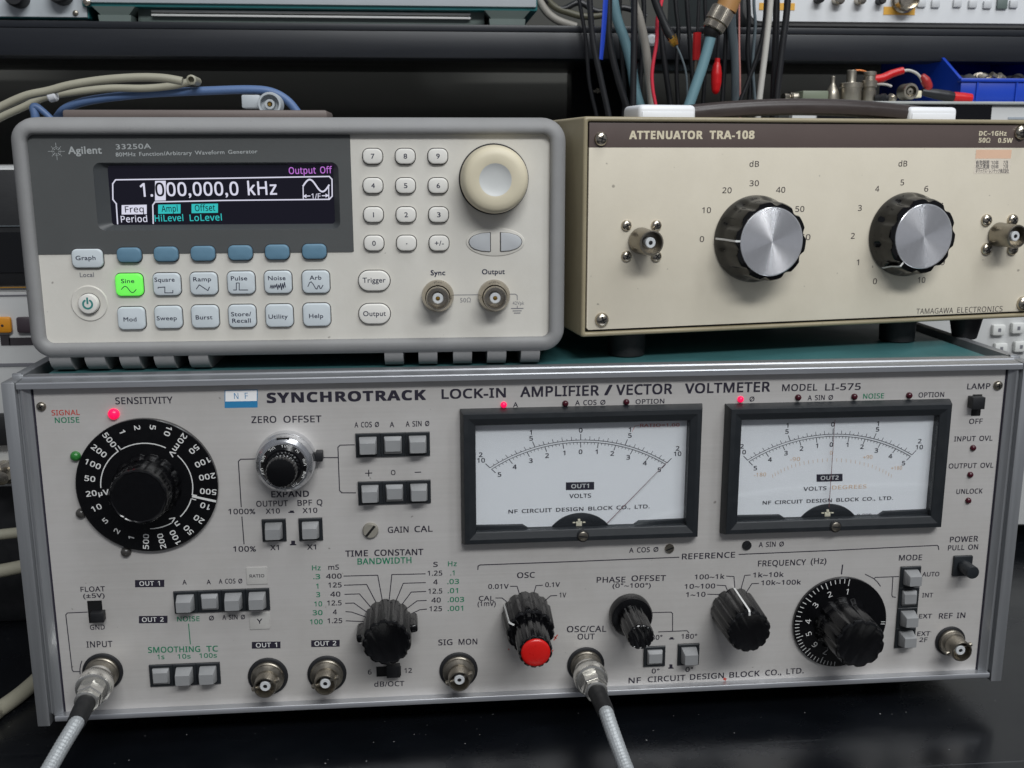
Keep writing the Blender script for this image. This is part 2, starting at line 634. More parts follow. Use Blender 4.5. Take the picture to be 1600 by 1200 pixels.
def jack(dev, B, parent, length, r0=4.85, metal=None, ring=None, nut=None, lugs=True, bell=False, name="bnc_jack"):
    """a coaxial panel socket: barrel, white insulator, centre contact"""
    u, v = dev.uv(*B)
    metal = metal or mNICK
    mb = MB()
    L = length
    prof = []
    if nut:
        prof += [(nut, 0), (nut, 2.2), (nut * .94, 2.6), (nut * .94, 3.6), (r0 * 1.12, 4.2)]
    elif bell:
        prof += [(6.9, 0), (6.7, 2.0), (6.0, 4.2), (5.3, 5.4)]
    else:
        prof += [(r0 * 1.06, 0), (r0 * 1.06, 1.2)]
    prof += [(r0, 4.4), (r0, L - .4), (r0 - .25, L), (r0 - .75, L), (r0 - .8, L - 5.0)]
    mb.lathe(u, v, prof, 0, 40)
    if lugs:
        for s in (0.35, 0.35 + pi):
            e = Vector((cos(s), 0, sin(s)))
            mb.lathe(0, 0, [(1.0, 0), (1.0, r0 + 1.3), (.8, r0 + 1.5)], 0, 12, fr=(Vector((u, -(L - 3.2), v)), e, Vector((0, 1, 0)), e.cross(Vector((0, 1, 0)))))
    j = part(name, mb, [metal], parent)
    if ring:
        m2 = MB()
        m2.lathe(u, v, [(ring, 0.02), (ring, .7), (ring - .5, 1.0), (nut or r0, 1.0)], 0, 48, c1=False)
        part("insulating_ring", m2, mBLKM, j)
    m3 = MB()
    m3.lathe(u, v, [(2.3, L - 5.2), (2.3, L - 1.6), (2.0, L - 1.3), (.95, L - 1.3), (.95, L - 4)], 0, 28)
    part("insulator", m3, mPTFE, j)
    m4 = MB()
    m4.lathe(u, v, [(.8, L - 4.2), (.8, L - 1.6), (.3, L - 1.5)], 0, 16)
    part("centre_contact", m4, mGOLD if bell else mHOLE, j)
    return j


# ------------------------------------------------------------------ bench and wall
mDESK = mat("black_bench_laminate", (13, 15, 19), 0.24, var=0.40, scale=(9, 16, 9), specks=0.30, bump=0.03, bscale=300)
mb = MB()
mb.box(-1100, 1100, -700, 600, -30, 0, 0, 2)
tag(mb.build("bench_top", mDESK), "black laminate bench top", None, None, "structure")
mWALL = mat("dark_wall_paint", (74, 74, 70), 0.8, var=0.08, scale=(3, 3, 3))
mb = MB()
mb.box(-1100, 1100, 600, 640, -30, 700, 0)
tag(mb.build("back_wall", mWALL), "dark wall behind the bench", None, None, "structure")

# ------------------------------------------------------------------ lock-in amplifier
LI = Dev((-208, 0, 0), 0)
PH = 17.0          # panel bottom above the bench
PT = 162.0         # panel top
PW = 416.0
lock = tag(empty("lock_in_amplifier", LI), "wide silver lock-in amplifier with two meters, carrying the other two instruments", "amplifier")
mb = MB()
mb.box(1, PW - 1, 9, 330, 14, 165.4, 0, .6)
part("case", mb, mTEAL, lock)
mb = MB()
mb.box(0, PW, 0, 3, PH, PT, 0)
part("front_panel", mb, mPANEL, lock)
# top trim extrusion: flat front lip, stepped sloping top with two bright ridges
mb = MB()


def extr(mb, prof, x0, x1, mi=0):
    mb.loops([[(x, -n, z) for n, z in prof] for x in (x0, x1)], mi)


extr(mb, [(-2.9, 161.9), (4.0, 162.8), (4.0, 164.9), (3.6, 165.3), (0.6, 165.3), (-3.2, 165.75), (-3.8, 166.3), (-4.6, 166.4), (-10.5, 166.2), (-10.5, 164), (-2.9, 164)], -5.1, PW + 5.4)
part("trim_bar", mb, mALU, lock)
mb = MB()
extr(mb, [(-2.9, 17.3), (4.0, 17.3), (4.2, 17.0), (4.2, 15.1), (3.9, 14.8), (-8, 14.8), (-8, 16)], -3.4, PW + 4.8)
part("trim_bar", mb, mALU, lock)
for sgn, x0 in ((-1, -0.7), (1, PW + 0.7)):
    mb = MB()
    # grooved corner strip beside the panel, then the square outer rail
    pr = [(0, 0), (0, 1.0), (1.6, 1.9), (2.6, 3.2), (3.4, 3.0), (4.2, 1.4), (4.9, 1.4)]
    loops = []
    for z in (17.35, 162.6):
        loops.append([(x0 + sgn * a, -n, z) for a, n in pr] + [(x0 + sgn * 4.9, 6, z), (x0, 6, z)])
    mb.loops(loops, 0)
    part("corner_strip", mb, mALUV, lock)
    mb = MB()
    xa, xb = sorted((x0 + sgn * 5.0, x0 + sgn * 10.3))
    mb.box(xa, xb, -4.2, 7, 12.9, 165.7, 0, .4)
    mb.box(xa + .3, xb - .3, 7.2, 330, 13.5, 166.6, 0, .5)
    mb.box(xa + .3, xb - 1.2, 7.6, 9.4, 166.3, 167.0, 0, .2)
    part("side_rail", mb, mALUV, lock)
    mb = MB()
    xe = x0
    mb.box(min(xe - sgn * .05, xe - sgn * .7), max(xe - sgn * .05, xe - sgn * .7), -.12, -.02, PH + .2, PT, 0)
    part("panel_gap", mb, mINK, lock)
for x in (30, PW - 30):
    for y in (30, 290):
        mb = MB()
        mb.lathe(0, 0, [(8, 0), (9, 13.9)], 0, 24, c0=True, fr=(Vector((x, y, 0)), Vector((0, 0, 1)), Vector((1, 0, 0)), Vector((0, 1, 0))))
        part("foot", mb, mRUBB, lock)
for x, y, r in ((64.8, 635, 7.6), (1558.8, 602, 7)):
    screw(LI, x, y, r, lock, mBRASS)

LT = MB()          # all lettering and lines printed on the panel: 0 black 1 green 2 red 3 white 4 blue 5 panel plate


def T(s, x0, y0, x1, y1, cap, mi=0, off=0.016, track=0.03, n=0.07):
    text(LT, LI, s, (x0, y0), (x1, y1), cap, n, mi, off, track)


def LN(pts, w=0.42, mi=0, dev=LI, mb=None, n=0.05):
    (mb or LT).line([dev.uv(*p) for p in pts], w, n, mi)


def BOX(x0, y0, x1, y1, mi=0, n=0.05, dev=LI, mb=None, tl=None):
    (mb or LT).flat([dev.uv(x0, y0, n), dev.uv(x1, y0 - (0 if tl is None else tl), n), dev.uv(x1, y1 - (0 if tl is None else tl), n), dev.uv(x0, y1, n)], n, mi)


FACE[0] = "bold"
T("SYNCHROTRACK", 417, 629.5, 665.7, 624.5, 15, off=0.022, track=.05)
FACE[0] = "sans"
T("LOCK-IN", 690, 623, 790.5, 620.5, 14, off=0.026)
T("AMPLIFIER", 812.9, 620, 936, 617.5, 15, off=0.026)
T("/", 944, 617, 957, 616.5, 15, off=0.026)
T("VECTOR", 962.5, 617, 1050.4, 615, 15, off=0.026)
T("VOLTMETER", 1070, 614.5, 1203, 611.5, 14.5, off=0.026)
T("MODEL", 1221.9, 611, 1277, 610, 10)
T("LI-575", 1289, 610, 1344.7, 609, 10)
T("SENSITIVITY", 180.5, 631.5, 270, 630, 10)
T("SIGNAL", 80.8, 649, 124.8, 648.2, 7.8, 2)
T("NOISE", 86, 660.7, 124.3, 660, 8, 1)
BOX(351, 609.5, 402.5, 637.5, 4, .04, tl=0.8)
BOX(352.2, 610.7, 401.3, 627.3, 5, .055, tl=0.8)
T("N F", 366, 623.4, 387.5, 622.9, 9, 4, 0.0, .12, n=.09)
T("ZERO", 393, 661, 432, 660.3, 10)
T("OFFSET", 443, 660.3, 502.5, 659.5, 10)
T("A COS Ø", 554, 668, 592.5, 667, 8)
T("A", 609, 667.5, 616, 667.3, 8)
T("A SIN Ø", 634, 666.7, 671, 665.5, 8)
LN([(571, 739.5), (581, 739)])
LN([(576, 734.5), (576.2, 744)])
T("O", 611, 742.3, 618, 742, 7.4)
LN([(648.5, 738), (657.5, 737.6)])
T("EXPAND", 424, 777, 483, 776, 9, off=.022)
T("OUTPUT", 400.5, 791.7, 450, 790.5, 8.5)
T("BPF Q", 465, 790.3, 504, 789, 8.5)
T("X10", 415.5, 802.7, 437.5, 802, 7.5)
T("X10", 473, 801.7, 496, 801, 7.5)
BOX(450.5, 799.7, 460, 801.4)
BOX(453, 797.8, 459, 799.8)
BOX(453, 850, 463, 852)
BOX(455, 844.8, 461, 850.2)
T("X1", 422.5, 859.6, 436, 859.3, 7.5)
T("X1", 480, 858.7, 494, 858.4, 7.5)
T("1000%", 357, 803.5, 399, 803, 8)
T("100%", 364.5, 862, 400, 861.5, 8)
T("GAIN", 606, 832.6, 638.5, 831.7, 9)
T("CAL", 647.6, 831.4, 676, 830.5, 9)
T("TIME", 539.6, 869.7, 575, 868.8, 9, off=.02)
T("CONSTANT", 585, 868.5, 661.5, 866.8, 9, off=.02)
T("BANDWIDTH", 558.6, 882, 643, 879.7, 9, 1, off=.02)


def T4(s, x0, x1, y, cap=7.3, mi=0):          # measured in an enlargement: 380 + x / 4.21, 840 + y / 4.21
    T(s, 380 + x0 / 4.21, 840 + y / 4.21, 380 + x1 / 4.21, 840 + y / 4.21 - (x1 - x0) * .004, cap, mi)


def L4(pts, w=.4):
    LN([(380 + x / 4.21, 840 + y / 4.21) for x, y in pts], w)


for s, a, b, y, mi in (("Hz", 453, 510, 215, 1), ("mS", 560, 630, 211, 0), (".3", 460, 507, 273, 1), ("400", 545, 648, 270, 0), ("1", 480, 495, 335, 1), ("125", 560, 648, 328, 0),
                       ("3", 480, 507, 391, 1), ("40", 573, 640, 388, 0), ("10", 468, 520, 452, 1), ("12.5", 553, 648, 446, 0), ("30", 457, 522, 510, 1), ("4", 590, 617, 505, 0),
                       ("100", 440, 523, 570, 1), ("1.25", 555, 652, 563, 0), ("S", 1250, 1280, 192, 0), ("Hz", 1347, 1405, 188, 1), ("1.25", 1213, 1310, 250, 0), (".1", 1362, 1390, 248, 1),
                       ("4", 1250, 1280, 308, 0), (".03", 1342, 1420, 305, 1), ("12.5", 1218, 1310, 368, 0), (".01", 1345, 1413, 365, 1), ("40", 1238, 1300, 427, 0), (".003", 1345, 1453, 424, 1),
                       ("125", 1225, 1308, 484, 0), (".001", 1345, 1447, 482, 1)):
    T4(s, a, b, y, 7.3, mi)
for p in ([(662, 253), (885, 247), (920, 440)], [(665, 313), (812, 308), (884, 445)], [(668, 373), (765, 370), (852, 472)], [(672, 432), (728, 430), (820, 495)], [(675, 487), (712, 489), (800, 520)],
          [(677, 547), (790, 552)], [(1198, 238), (978, 243), (957, 440)], [(1200, 296), (1053, 300), (995, 440)], [(1202, 354), (1105, 358), (1035, 452)], [(1205, 413), (1143, 416), (1065, 475)],
          [(1207, 470), (1163, 474), (1085, 510)]):
    L4(p)
# left lower field
T("FLOAT", 126, 924.8, 164.3, 923.8, 7.5)
T("(±5V)", 130, 934.3, 163.7, 933.5, 6.5)
T("GND", 140.8, 984, 164, 983.5, 7.3)
T("INPUT", 135.4, 1011.7, 176, 1010.7, 9)


def L3(pts, w=.4):
    LN([(x / 3.53, 860 + y / 3.53) for x, y in pts], w)


L3([(482, 340), (372, 345), (363, 355), (398, 658), (405, 668), (440, 668)])
L3([(452, 610), (445, 630), (441, 655), (442, 682)])
BOX(211, 906.3, 256.7, 917.7, tl=.5)
T("OUT 1", 218, 915.3, 250, 914.6, 6.6, 3, n=.1)
BOX(217, 962.6, 261.8, 974, tl=.5)
T("OUT 2", 222, 971.7, 256, 971, 6.6, 3, n=.1)
T("A", 285.3, 913.4, 291.8, 913.2, 7)
T("A", 323, 913, 329.5, 912.8, 7)
T("A COS Ø", 342, 912, 378.8, 911.2, 7)
T("NOISE", 276.8, 971, 312, 970.4, 7.3, 1)
T("Ø", 326.6, 969.3, 334.5, 969.2, 7.2)
T("A SIN Ø", 347.6, 968.3, 383, 967.4, 7)
LN([(294.6, 974.7), (297.5, 1006.5)], .4, 1)
T("SMOOTHING", 231.4, 1020, 313, 1018.3, 8.5, 1, off=.02)
T("TC", 322.5, 1018.2, 340.8, 1017.7, 8.5, 1, off=.02)
T("1s", 246, 1030, 257, 1029.7, 6.8, 1)
T("10s", 277.6, 1029.3, 298, 1028.8, 6.8, 1)
T("100s", 311.6, 1028, 339, 1027.4, 6.8, 1)
BOX(393.5, 1003, 438.2, 1013.6, tl=.6)
T("OUT 1", 400, 1011.6, 433, 1010.8, 6.6, 3, n=.1)
BOX(486.2, 1000.4, 530.8, 1011, tl=.6)
T("OUT 2", 491.5, 1009, 525.5, 1008.2, 6.6, 3, n=.1)
T("SIG", 684.8, 1008.2, 707, 1007.6, 8.5)
T("MON", 716.5, 1007.4, 745.8, 1006.6, 8.5)
T("6", 574.8, 1053.8, 580.7, 1053.6, 7)
T("12", 632, 1051.4, 643.7, 1051, 7)
T("dB/OCT", 584.7, 1073, 631.8, 1071.7, 7.5)
# oscillator, phase, frequency
T("OSC", 807.9, 903.2, 835.7, 902.4, 8.3)


def T7(s, x0, x1, y, cap=7, mi=0, sl=.012):   # enlargement: 720 + x / 4.21, 840 + y / 4.21
    T(s, 720 + x0 / 4.21, 840 + y / 4.21, 720 + x1 / 4.21, 840 + y / 4.21 - (x1 - x0) / 4.21 * sl, cap, mi)


def L7(pts, w=.4):
    LN([(720 + x / 4.21, 840 + y / 4.21) for x, y in pts], w)


for a in (("0.01V", 180, 315, 337), ("0.1V", 555, 652, 325), ("1V", 648, 693, 393), ("CAL", 118, 217, 415), ("(1mV)", 110, 230, 450)):
    T7(*a)
for p in ([(230, 397), (272, 397), (300, 420)], [(325, 320), (370, 320), (395, 400)], [(538, 313), (495, 316), (468, 405)], [(632, 380), (590, 383), (535, 432)]):
    L7(p)
T7("PHASE", 893, 1082, 296, 8.3)
T7("OFFSET", 1122, 1348, 286, 8.3)
T7("(0°~100°)", 997, 1250, 330, 6.5)
L7([(1250, 493), (1383, 490), (1393, 500), (1393, 612)])
L7([(1300, 620), (1488, 612), (1500, 626)])
T7("180°", 1225, 1325, 672, 7)
T7("180°", 1450, 1553, 665, 7)
BOX(1045.4, 997.6, 1053.7, 999.2)
BOX(1047.2, 995.6, 1052, 997.7)
BOX(1044, 1043, 1052.5, 1044.8)
BOX(1046, 1038, 1050.7, 1043.2)
T7("0°", 1255, 1305, 893, 7)
T7("0°", 1477, 1527, 883, 7)
T("NF", 982, 1067.7, 1001.5, 1066.8, 8.2)
T("CIRCUIT", 1012, 1066, 1071, 1062.8, 8.2)
T("DESIGN", 1078, 1062.3, 1131, 1059.4, 8.2)
T("BLOCK", 1139.5, 1059, 1187, 1056.3, 8.2)
T("CO., LTD.", 1195.5, 1055.7, 1255.7, 1051.8, 8.2)
T7("OSC/CAL", 697, 957, 622, 9)
T7("OUT", 767, 880, 670, 8.5)
T("A COS Ø", 983, 863.8, 1028.8, 862, 7.5)
T("A SIN Ø", 1185.5, 855, 1224.7, 853.6, 7.5)
T("REFERENCE", 1065.5, 874, 1148.4, 871, 8.5)
LN([(746.6, 890), (747, 884.5), (750, 882.7), (905, 877), (1060.9, 870.6)], .45)
LN([(1154.5, 866.2), (1300, 860), (1464, 852), (1466, 853.5), (1466.7, 858.6)], .45)


def T6(s, x0, x1, y, cap=7, mi=0, sl=.02):    # enlargement: 1060 + x / 2.963, 840 + y / 2.963
    T(s, 1060 + x0 / 2.963, 840 + y / 2.963, 1060 + x1 / 2.963, 840 + y / 2.963 - (x1 - x0) / 2.963 * sl, cap, mi)


def L6(pts, w=.4):
    LN([(1060 + x / 2.963, 840 + y / 2.963) for x, y in pts], w)


for a in (("100~1k", 75, 213, 193), ("10~100", 28, 170, 237), ("1~10", 35, 125, 275), ("1k~10k", 345, 487, 184), ("10k~100k", 383, 567, 220), ("AUTO", 1128, 1207, 180, 6.5),
          ("INT", 1128, 1178, 277, 6.5), ("EXT", 1113, 1173, 374, 6.5), ("EXT", 1105, 1165, 455, 6.5), ("2F", 1115, 1152, 483, 6.5)):
    T6(*a)
T6("FREQUENCY", 368, 590, 133, 8.5, sl=.03)
T6("(Hz)", 612, 685, 122, 8.5, sl=.03)
T6("MODE", 1020, 1127, 106, 8.2)
for p in ([(222, 178), (257, 180), (262, 240)], [(178, 220), (218, 222), (237, 270)], [(135, 262), (192, 263), (212, 290)], [(333, 173), (307, 175), (285, 255)], [(372, 212), (340, 213), (305, 268)]):
    L6(p)
L6([(760, 126), (755, 168)], .6)
L6([(865, 170), (880, 177), (905, 190), (922, 206), (935, 225)])
L6([(905, 191), (912, 184), (1020, 180)])
L6([(993, 181), (988, 266), (991, 274), (1006, 276)])
T("POWER", 1484, 847.3, 1528, 845.8, 8.2)
T("PULL ON", 1481, 860, 1528, 858.2, 7.5)
T("REF IN", 1466.7, 966.7, 1507.9, 965.2, 8)
T("LAMP", 1511, 608.3, 1547, 607.6, 8.5)
T("OFF", 1514, 662.3, 1535, 661.8, 7.5)
T("INPUT OVL", 1490.6, 689.6, 1550.6, 688.2, 7.3)
T("OUTPUT OVL", 1482, 732, 1552, 730.4, 7.3)
T("UNLOCK", 1494, 771.8, 1535, 770.8, 7.3)
T("A", 801.8, 636, 809.4, 635.8, 7)
T("A COS Ø", 898.7, 633.3, 946, 632.2, 7.5)
T("OPTION", 993, 631.3, 1038, 630.2, 7)
T("Ø", 1171, 627.3, 1178.8, 627, 7.5)
T("A SIN Ø", 1261.9, 625.5, 1301.6, 624.5, 7.5)
T("NOISE", 1348.4, 623, 1381, 622.2, 7.5, 1)
T("OPTION", 1435, 621, 1475, 620, 7.3)
LN([(402, 717), (376, 717.5), (372.5, 721), (377, 792)])
LN([(378, 807.5), (381.3, 850)])
LN([(506, 715), (528, 715)])
LN([(554, 695), (531.5, 695.5), (528, 699), (530.5, 766), (534, 770), (556, 770)])
# stray red paint marks beside the red knob
LN([(865.5, 1000), (871, 992)], .5, 2)
LN([(866.5, 995), (869, 997.5)], .5, 2)
LN([(860, 1021), (864, 1016)], .5, 2)
LN([(794.4, 1014), (795.4, 1015)], .5, 2)
LN([(1131.5, 1060.5), (1133.5, 1061.5)], 1.2, 2)
part("lettering", LT, [mINK, mGREEN, mRED, mWHITE, mBLUE, mPAPER], lock)


def lamp(dev, x, y, rpx, m, parent, label=None):
    u, v = dev.uv(x, y)
    r = rpx * dev.mm(x, y)
    mb = MB()
    mb.lathe(u, v, [(r, 0), (r * .97, r * .35), (r * .8, r * .7), (r * .5, r * .93), (r * .15, r)], 0, 20)
    part("indicator_lamp", mb, m, parent, label)


for a in ((178, 646.7, 9.3, mLEDON, "lit red lamp"), (118.4, 712.5, 8.4, mLEDGRN, "unlit green lamp"), (127, 801.6, 8.4, mLEDGRY, None), (197.3, 862, 8.4, mLEDGRY, None), (787, 632.5, 5, mLEDON, "lit red lamp"),
          (883.2, 630.4, 5, mLEDOFF, None), (978.5, 628, 5, mLEDOFF, None), (1156.9, 623.8, 5, mLEDON, "lit red lamp"), (1246.9, 621, 5, mLEDOFF, None), (1334.7, 619.7, 5, mLEDOFF, None),
          (1420.3, 617.8, 5, mLEDOFF, None), (1520, 699.7, 4.7, mLEDOFF, None), (1515.6, 741.6, 4.7, mLEDOFF, None), (1512.5, 782, 4.7, mLEDOFF, None)):
    lamp(LI, *a[:4], lock, a[4])
screw(LI, 579, 828, 12.5, lock, mat('pale_trimmer_metal', (150, 146, 136), .5, .3, var=.08), slot=True)
screw(LI, 1045.9, 856.6, 7.2, lock, mBRASS, slot=True)
screw(LI, 1166.6, 851.8, 7.2, lock, mBLKM, slot=True)

# ---- dials and knobs


def knob_stack(dev, B, prof, mi=0, seg=96, rf=None, mb=None, c1=True):
    mb = mb or MB()
    u, v = dev.uv(*B)
    mb.lathe(u, v, prof, mi, seg, rf, c1=c1)
    return mb


# sensitivity dial
SB = (232, 757)
su, sv = LI.uv(*SB)
SR = 29.0
mb = MB()
mb.lathe(su, sv, [(SR, .3), (SR, 2.2), (SR - .3, 2.5)], 0, 96)
dial = part("sensitivity_dial", mb, mBLACK, lock)
mb = MB()


def polar(px, py, n):
    u, v = LI.uv(px, py, n)
    return hypot(u - su, v - sv), atan2(v - sv, u - su)


P7 = lambda q: (100 + q[0] / 4.615, 620 + q[1] / 4.615)
for s, q in (("500", (328, 310)), ("200", (253, 390)), ("100", (208, 485)), ("50", (187, 590)), ("20", (197, 697)), ("10", (235, 800)), ("5", (298, 893)), ("2", (382, 967)), ("1", (485, 1018)),
             ("500", (592, 1043)), ("200", (705, 1040)), ("100", (803, 1013)), ("50", (898, 960)), ("20", (973, 883)), ("10", (1020, 788)), ("500", (1040, 683)), ("200", (1033, 575)), ("100", (1000, 472)),
             ("50", (938, 378)), ("20", (853, 300)), ("10", (750, 248)), ("5", (640, 220)), ("2", (528, 222)), ("1", (420, 250)), ("mV", (797, 385)), ("nV", (797, 897)), ("μV", (286, 690))):
    r, a = polar(*P7(q), 2.5)
    text_c(mb, s, (su + r * cos(a), sv + r * sin(a)), 2.25, (-cos(a), -sin(a)), 2.6, 0, .018, .04, 1.22)
for a0, a1, e0, e1 in ((-30, 28, 1, 0), (46, 103, 0, 1), (108.5, 137, 1, 0), (152, 180, 0, 0), (-90, -34, 0, 1)):
    pts = []
    for k in range(17):
        t = radians(90 - (a0 + (a1 - a0) * k / 16))
        pts.append((su + .645 * SR * cos(t), sv + .645 * SR * sin(t)))
    mb.line(pts, .42, 2.6, 0)
    for e, a in ((e0, a0), (e1, a1)):
        if e:
            t = radians(90 - a)
            mb.line([(su + r * SR * cos(t), sv + r * SR * sin(t)) for r in (.645, .71)], .42, 2.6, 0)
t = radians(90 - 105)
mb.line([(su + r * SR * cos(t), sv + r * SR * sin(t)) for r in (.66, .985)], .95, 2.66, 0)
part("dial_scale", mb, mWHITE, dial)
mb = knob_stack(LI, SB, [(14.2, 2.5), (14.0, 3.6), (13.0, 5.0), (12.5, 6.0)], 0, 120, flute(12, .06, p=2), c1=False)
knob_stack(LI, SB, [(12.5, 5.0), (12.0, 15.5), (11.4, 16.8), (10.8, 17.0), (10.4, 16.7)], 0, 120, flute(14, .02), mb)
part("knob", mb, mBLACK, dial)

# ten-turn zero offset dial
ZB = (448.5, 716.5)
zu, zv = LI.uv(*ZB)
mb = MB()
mb.lathe(zu, zv, [(12.4, 0), (12.4, 5.2), (12.1, 5.6), (11.8, 9.0), (11.5, 9.4), (10.2, 10.9), (9.6, 11.0)], 0, 72)
zd = part("turns_dial", mb, mCHROME, lock)
mb = MB()
mb.lathe(zu, zv, [(9.55, 10.0), (9.5, 10.9), (7.6, 13.2)], 0, 72)
mb.lathe(zu, zv, [(7.1, 13.0), (6.4, 13.6), (6.2, 20.3), (5.9, 20.9), (5.3, 21.0)], 0, 72, flute(24, .05))
mb.box(zu - 2.6, zu + 2.6, -9.9, -8.7, zv + 10.2, zv + 11.7, 0)
part("turns_knob", mb, mBLACK, zd)
mb = MB()
for k, s in enumerate(("1|0", "2|0", "3|0", "4|0", "5|0", "6|0", "7|0", "8|0", "9|0", "0|")):
    a = radians(84 + 36 * k)
    r, n = 8.55, 12.25
    ex = (cos(a - pi / 2), sin(a - pi / 2))
    text_c(mb, s, (zu + r * cos(a), zv + r * sin(a)), 1.5, ex, n, 0, .01, .02)
for k in range(100):
    a = 2 * pi * k / 100
    mb.line([(zu + r * cos(a), zv + r * sin(a)) for r in (9.15, 9.48)], .1, 11.15, 0)
part("dial_scale", mb, mWHITE, zd)
mb = MB()
lu, lv = LI.uv(498.7, 712, 3)
mb.box(zu + 10, lu + .8, -4.2, -1.8, lv - 1.0, lv + 1.0, 0, .2)
mb.box(lu - 1.4, lu + 1.7, -5.6, -1, lv - 2.0, lv + 2.2, 0, .5)
part("lock_lever", mb, mBLKM, zd)


# fluted pointer knobs
def fluted_knob(B, F, r0, r1, nfl, name, label=None, wing=None, pointer=None, base=None, ms=None):
    d = LI.depth(B, F)
    mb = MB()
    u, v = LI.uv(*B)
    if base:
        mb.lathe(u, v, base, 0, 64)
    n0 = base[-1][1] - .2 if base else 0.4
    mb.lathe(u, v, [(r0, n0), (r0 * .995, n0 + 1), (r1 * 1.01, d - 1.0), (r1 * .97, d - .3), (r1 * .9, d), (r1 * .86, d - .15)], 0, 144, flute(nfl, .065, p=1.2))
    if wing:
        for s in (0, pi):
            c, sn = cos(wing + s), sin(wing + s)
            mx = Matrix.Translation((u, 0, v)) @ Matrix.Rotation(-(wing + s), 4, 'Y')
            mb.box(r0 - 1.5, r0 + 2.7, -d * .62, -n0, -1.9, 1.9, 0, 1.1, 3, mx=mx)
    if pointer is not None:
        c, sn = cos(pointer), sin(pointer)
        e = (-sn, c)
        for k, (rr, nn) in enumerate(((r0 * 1.0, n0 + .2), (r1 * 1.03, d - .6))):
            pass
        ls = []
        for rr, nn in ((r0 * .99, n0), (r0 * 1.005, n0 + 1), (r1 * 1.02, d - .8), (r1 * .95, d + .05), (r1 * .78, d + .06)):
            ls.append([(u + c * (rr + q) + e[0] * w, -(nn + (.03 if q else 0)), v + sn * (rr + q) + e[1] * w) for w, q in ((-.42, 0), (-.42, .12), (.42, .12), (.42, 0))])
        mb.loops(ls, 1)
    return part(name, mb, [mBLACK, mWHITE], lock, label), (u, v, d)


fluted_knob((606, 970), (604, 1004.5), 10.6, 10.4, 13, "selector_knob", "fluted black knob with side wings", wing=0.16)
mb = MB()
wu, wv = LI.uv(565, 1003, 12)
mb.box(wu - 1.0, wu + 1.0, -12.6, -11.9, wv - .4, wv + .4, 0)
part("pointer_mark", mb, mWHITE, lock)
OB = (822.6, 960)
k1, (ou, ov, od) = fluted_knob(OB, (829.3, 988.5), 11.2, 10.4, 13, "selector_knob", "black dual knob with red end", pointer=radians(152))
mb = MB()
d2 = LI.depth(OB, (835, 1021))
mb.lathe(ou, ov, [(7.3, od - .2), (7.2, d2 - 1.4), (6.9, d2 - .6), (6.3, d2 - .5)], 0, 120, flute(13, .09, p=1.2), c1=False)
ik = part("inner_knob", mb, mBLACK, k1)
mb = MB()
mb.lathe(ou, ov, [(6.15, d2 - 1.2), (6.1, d2 - .1), (5.8, d2 + .3), (5.2, d2 + .55), (3.6, d2 + .85), (1.8, d2 + .98), (.3, d2 + 1.0)], 0, 60)
part("red_cap", mb, mREDCAP, k1)
fluted_knob((984, 958), (1008, 993), 6.4, 5.8, 12, "phase_knob", "small fluted black knob on round skirt", base=[(9.6, .3), (9.6, 4.2), (9.1, 5.2), (6.6, 5.6)])
fluted_knob((1146, 952), (1169.7, 988.3), 10.6, 9.7, 13, "range_knob", pointer=radians(92))
# frequency dial
FB = (1310.4, 970.3)
fu, fv = LI.uv(*FB)
FR = 22.0
mb = MB()
mb.lathe(fu, fv, [(FR, .3), (FR, 1.6), (FR - .3, 1.9)], 0, 96)
fd = part("frequency_dial", mb, mBLACK, lock)
mb = MB()
angs = [8, -22.7, -53, -85, -108, -132, -157]
for k, a in enumerate(angs):
    t = radians(90 - a)
    text_c(mb, str(k + 1), (fu + .70 * FR * cos(t), fv + .70 * FR * sin(t)), 2.6, (sin(t), -cos(t)), 2.0, 0, .0, .03, 1.1)
tick = []
for a, b in zip(angs, angs[1:] + [-181]):
    for q in range(5):
        tick.append((a + (b - a) * q / 5, q))
for a, q in tick + [(91, 1), (94, 1)]:
    t = radians(90 - a)
    mb.line([(fu + r * FR * cos(t), fv + r * FR * sin(t)) for r in ((.83 if q == 0 else .885), .97)], .3, 2.0, 0)
part("dial_scale", mb, mWHITE, fd)
FK = (1313.5, 973)
dF = LI.depth(FK, (1343, 1008))
mb = knob_stack(LI, FK, [(13.6, 1.9), (13.4, 3.0), (12.4, 4.8), (11.9, 6.0), (11.5, dF - 1.2), (11.0, dF - .3), (10.2, dF), (9.8, dF - .2)], 0, 144, flute(10, .075, .1, p=1.5))
part("knob", mb, mBLACK, fd)

# ---- push buttons


